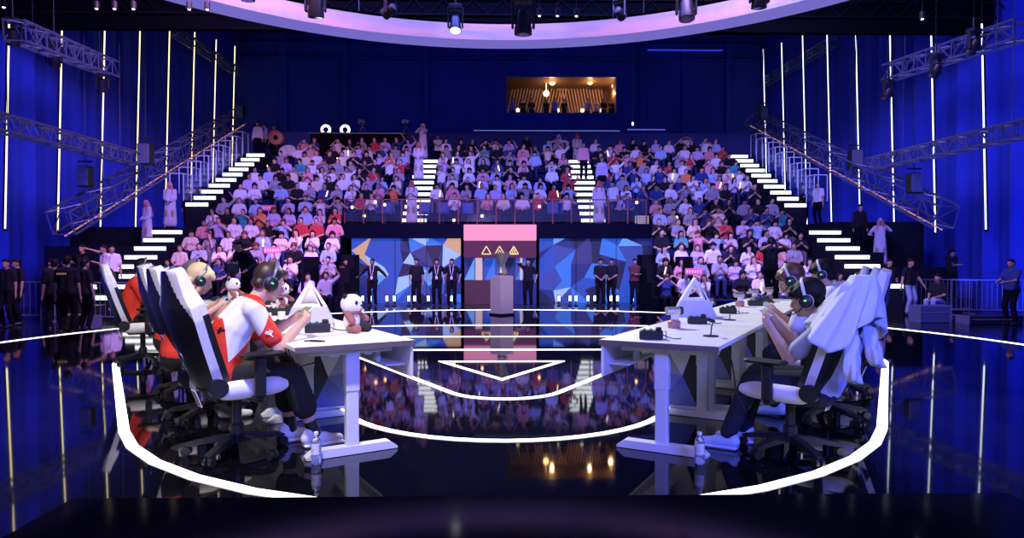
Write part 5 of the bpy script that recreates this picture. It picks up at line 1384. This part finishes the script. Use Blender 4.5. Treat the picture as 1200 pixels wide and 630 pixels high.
# ------------------------------------------------------------------ lights
def spot(name,loc,to,power,col,size,blend=.4,rad=.2):
    l=bpy.data.lights.new(name,'SPOT'); l.energy=power; l.color=col; l.spot_size=R(size); l.spot_blend=blend; l.shadow_soft_size=rad
    o=bpy.data.objects.new(name,l); COL.objects.link(o); o.location=loc; o.rotation_euler=(Vector(to)-Vector(loc)).to_track_quat('-Z','Y').to_euler(); return o
def area(name,loc,to,power,col,sx,sy,spread=None):
    l=bpy.data.lights.new(name,'AREA'); l.energy=power; l.color=col; l.shape='RECTANGLE'; l.size=sx; l.size_y=sy
    if spread: l.spread=R(spread)
    o=bpy.data.objects.new(name,l); COL.objects.link(o); o.location=loc; o.rotation_euler=(Vector(to)-Vector(loc)).to_track_quat('-Z','Y').to_euler(); return o
# key spots on the two teams
spot('key_spot_left',(-1.5,1.0,7.6),(-2.4,6.2,.8),3000,(1,.93,.88),50)
spot('key_spot_left_back',(2.5,12.5,7.6),(-2.2,6.0,.8),3900,(1,.92,.90),40)
spot('key_spot_right',(-2.0,12.5,7.6),(2.2,6.2,.8),4700,(.94,.93,1),42)
spot('key_spot_right_front',(3.0,1.5,7.6),(2.4,6.2,.9),450,(.62,.64,1),46)
# coloured wash from the camera side
area('lilac_wash_left',(-1.5,-2.0,4.2),(-1.2,5,.6),190,(.42,.32,1),2,1)
area('blue_wash_right',(3.2,-1.2,3.2),(1.9,5,.5),560,(.09,.13,1),2,1)
# audience washes
area('audience_blue_upper',(0,15,11),(0,30,4),3600,(.13,.17,1),10,2)
area('audience_lilac_left',(-5,14,9.5),(-8,23,1.5),1000,(.80,.36,.88),4,2,100)
area('audience_lilac_right',(5,14,9.5),(8,23,1.5),950,(.55,.36,1),4,2,100)
spot('platform_lilac',(0,14,10),(0,27,3.2),800,(.55,.42,1),40)
# uplights on the side curtains and the back wall
for s_ in (-1,1):
    for y,p in ((13.5,1.6),(18.5,1.8),(24,1.5),(30,.7),(36,.5)):
        area('curtain_uplight',(s_*14.6,y,-.2),(s_*16.6,y,3.4),(150 if s_<0 else 190)*p,(.03,.07,1),1.6,.4)
    area('curtain_top_wash',(s_*9,22,13.2),(s_*16.5,28,6),300 if s_>0 else 110,(.03,.06,1),6,2)
area('back_wall_wash',(0,35,13.5),(0,43,8),170,(.03,.07,1),22,1)
area('back_wall_uplight',(0,37.5,5.5),(0,43,9),110,(.02,.08,.9),22,1)
spot('floor_blue_left',(-9,6,9),(-12,17,0),60,(.05,.1,1),60)
spot('floor_blue_right',(9,6,9),(12,17,0),200,(.05,.1,1),60)
for px_,y_ in ((647,97),(691,96),(716,103)):
    l=bpy.data.lights.new('viewing_room_lamp','POINT'); l.energy=45; l.color=(1,.55,.22); l.shadow_soft_size=.12; o=bpy.data.objects.new('viewing_room_lamp',l); COL.objects.link(o); x_,z_=at(px_,WB+1.3,y_); o.location=(x_,WB+1.25,z_-.35)
spot('trophy_added_spot',(1.5,9,7.5),(0,15.7,1.0),1100,(1,.85,.85),9)  # extra spot added to brighten the dark trophy and plinth
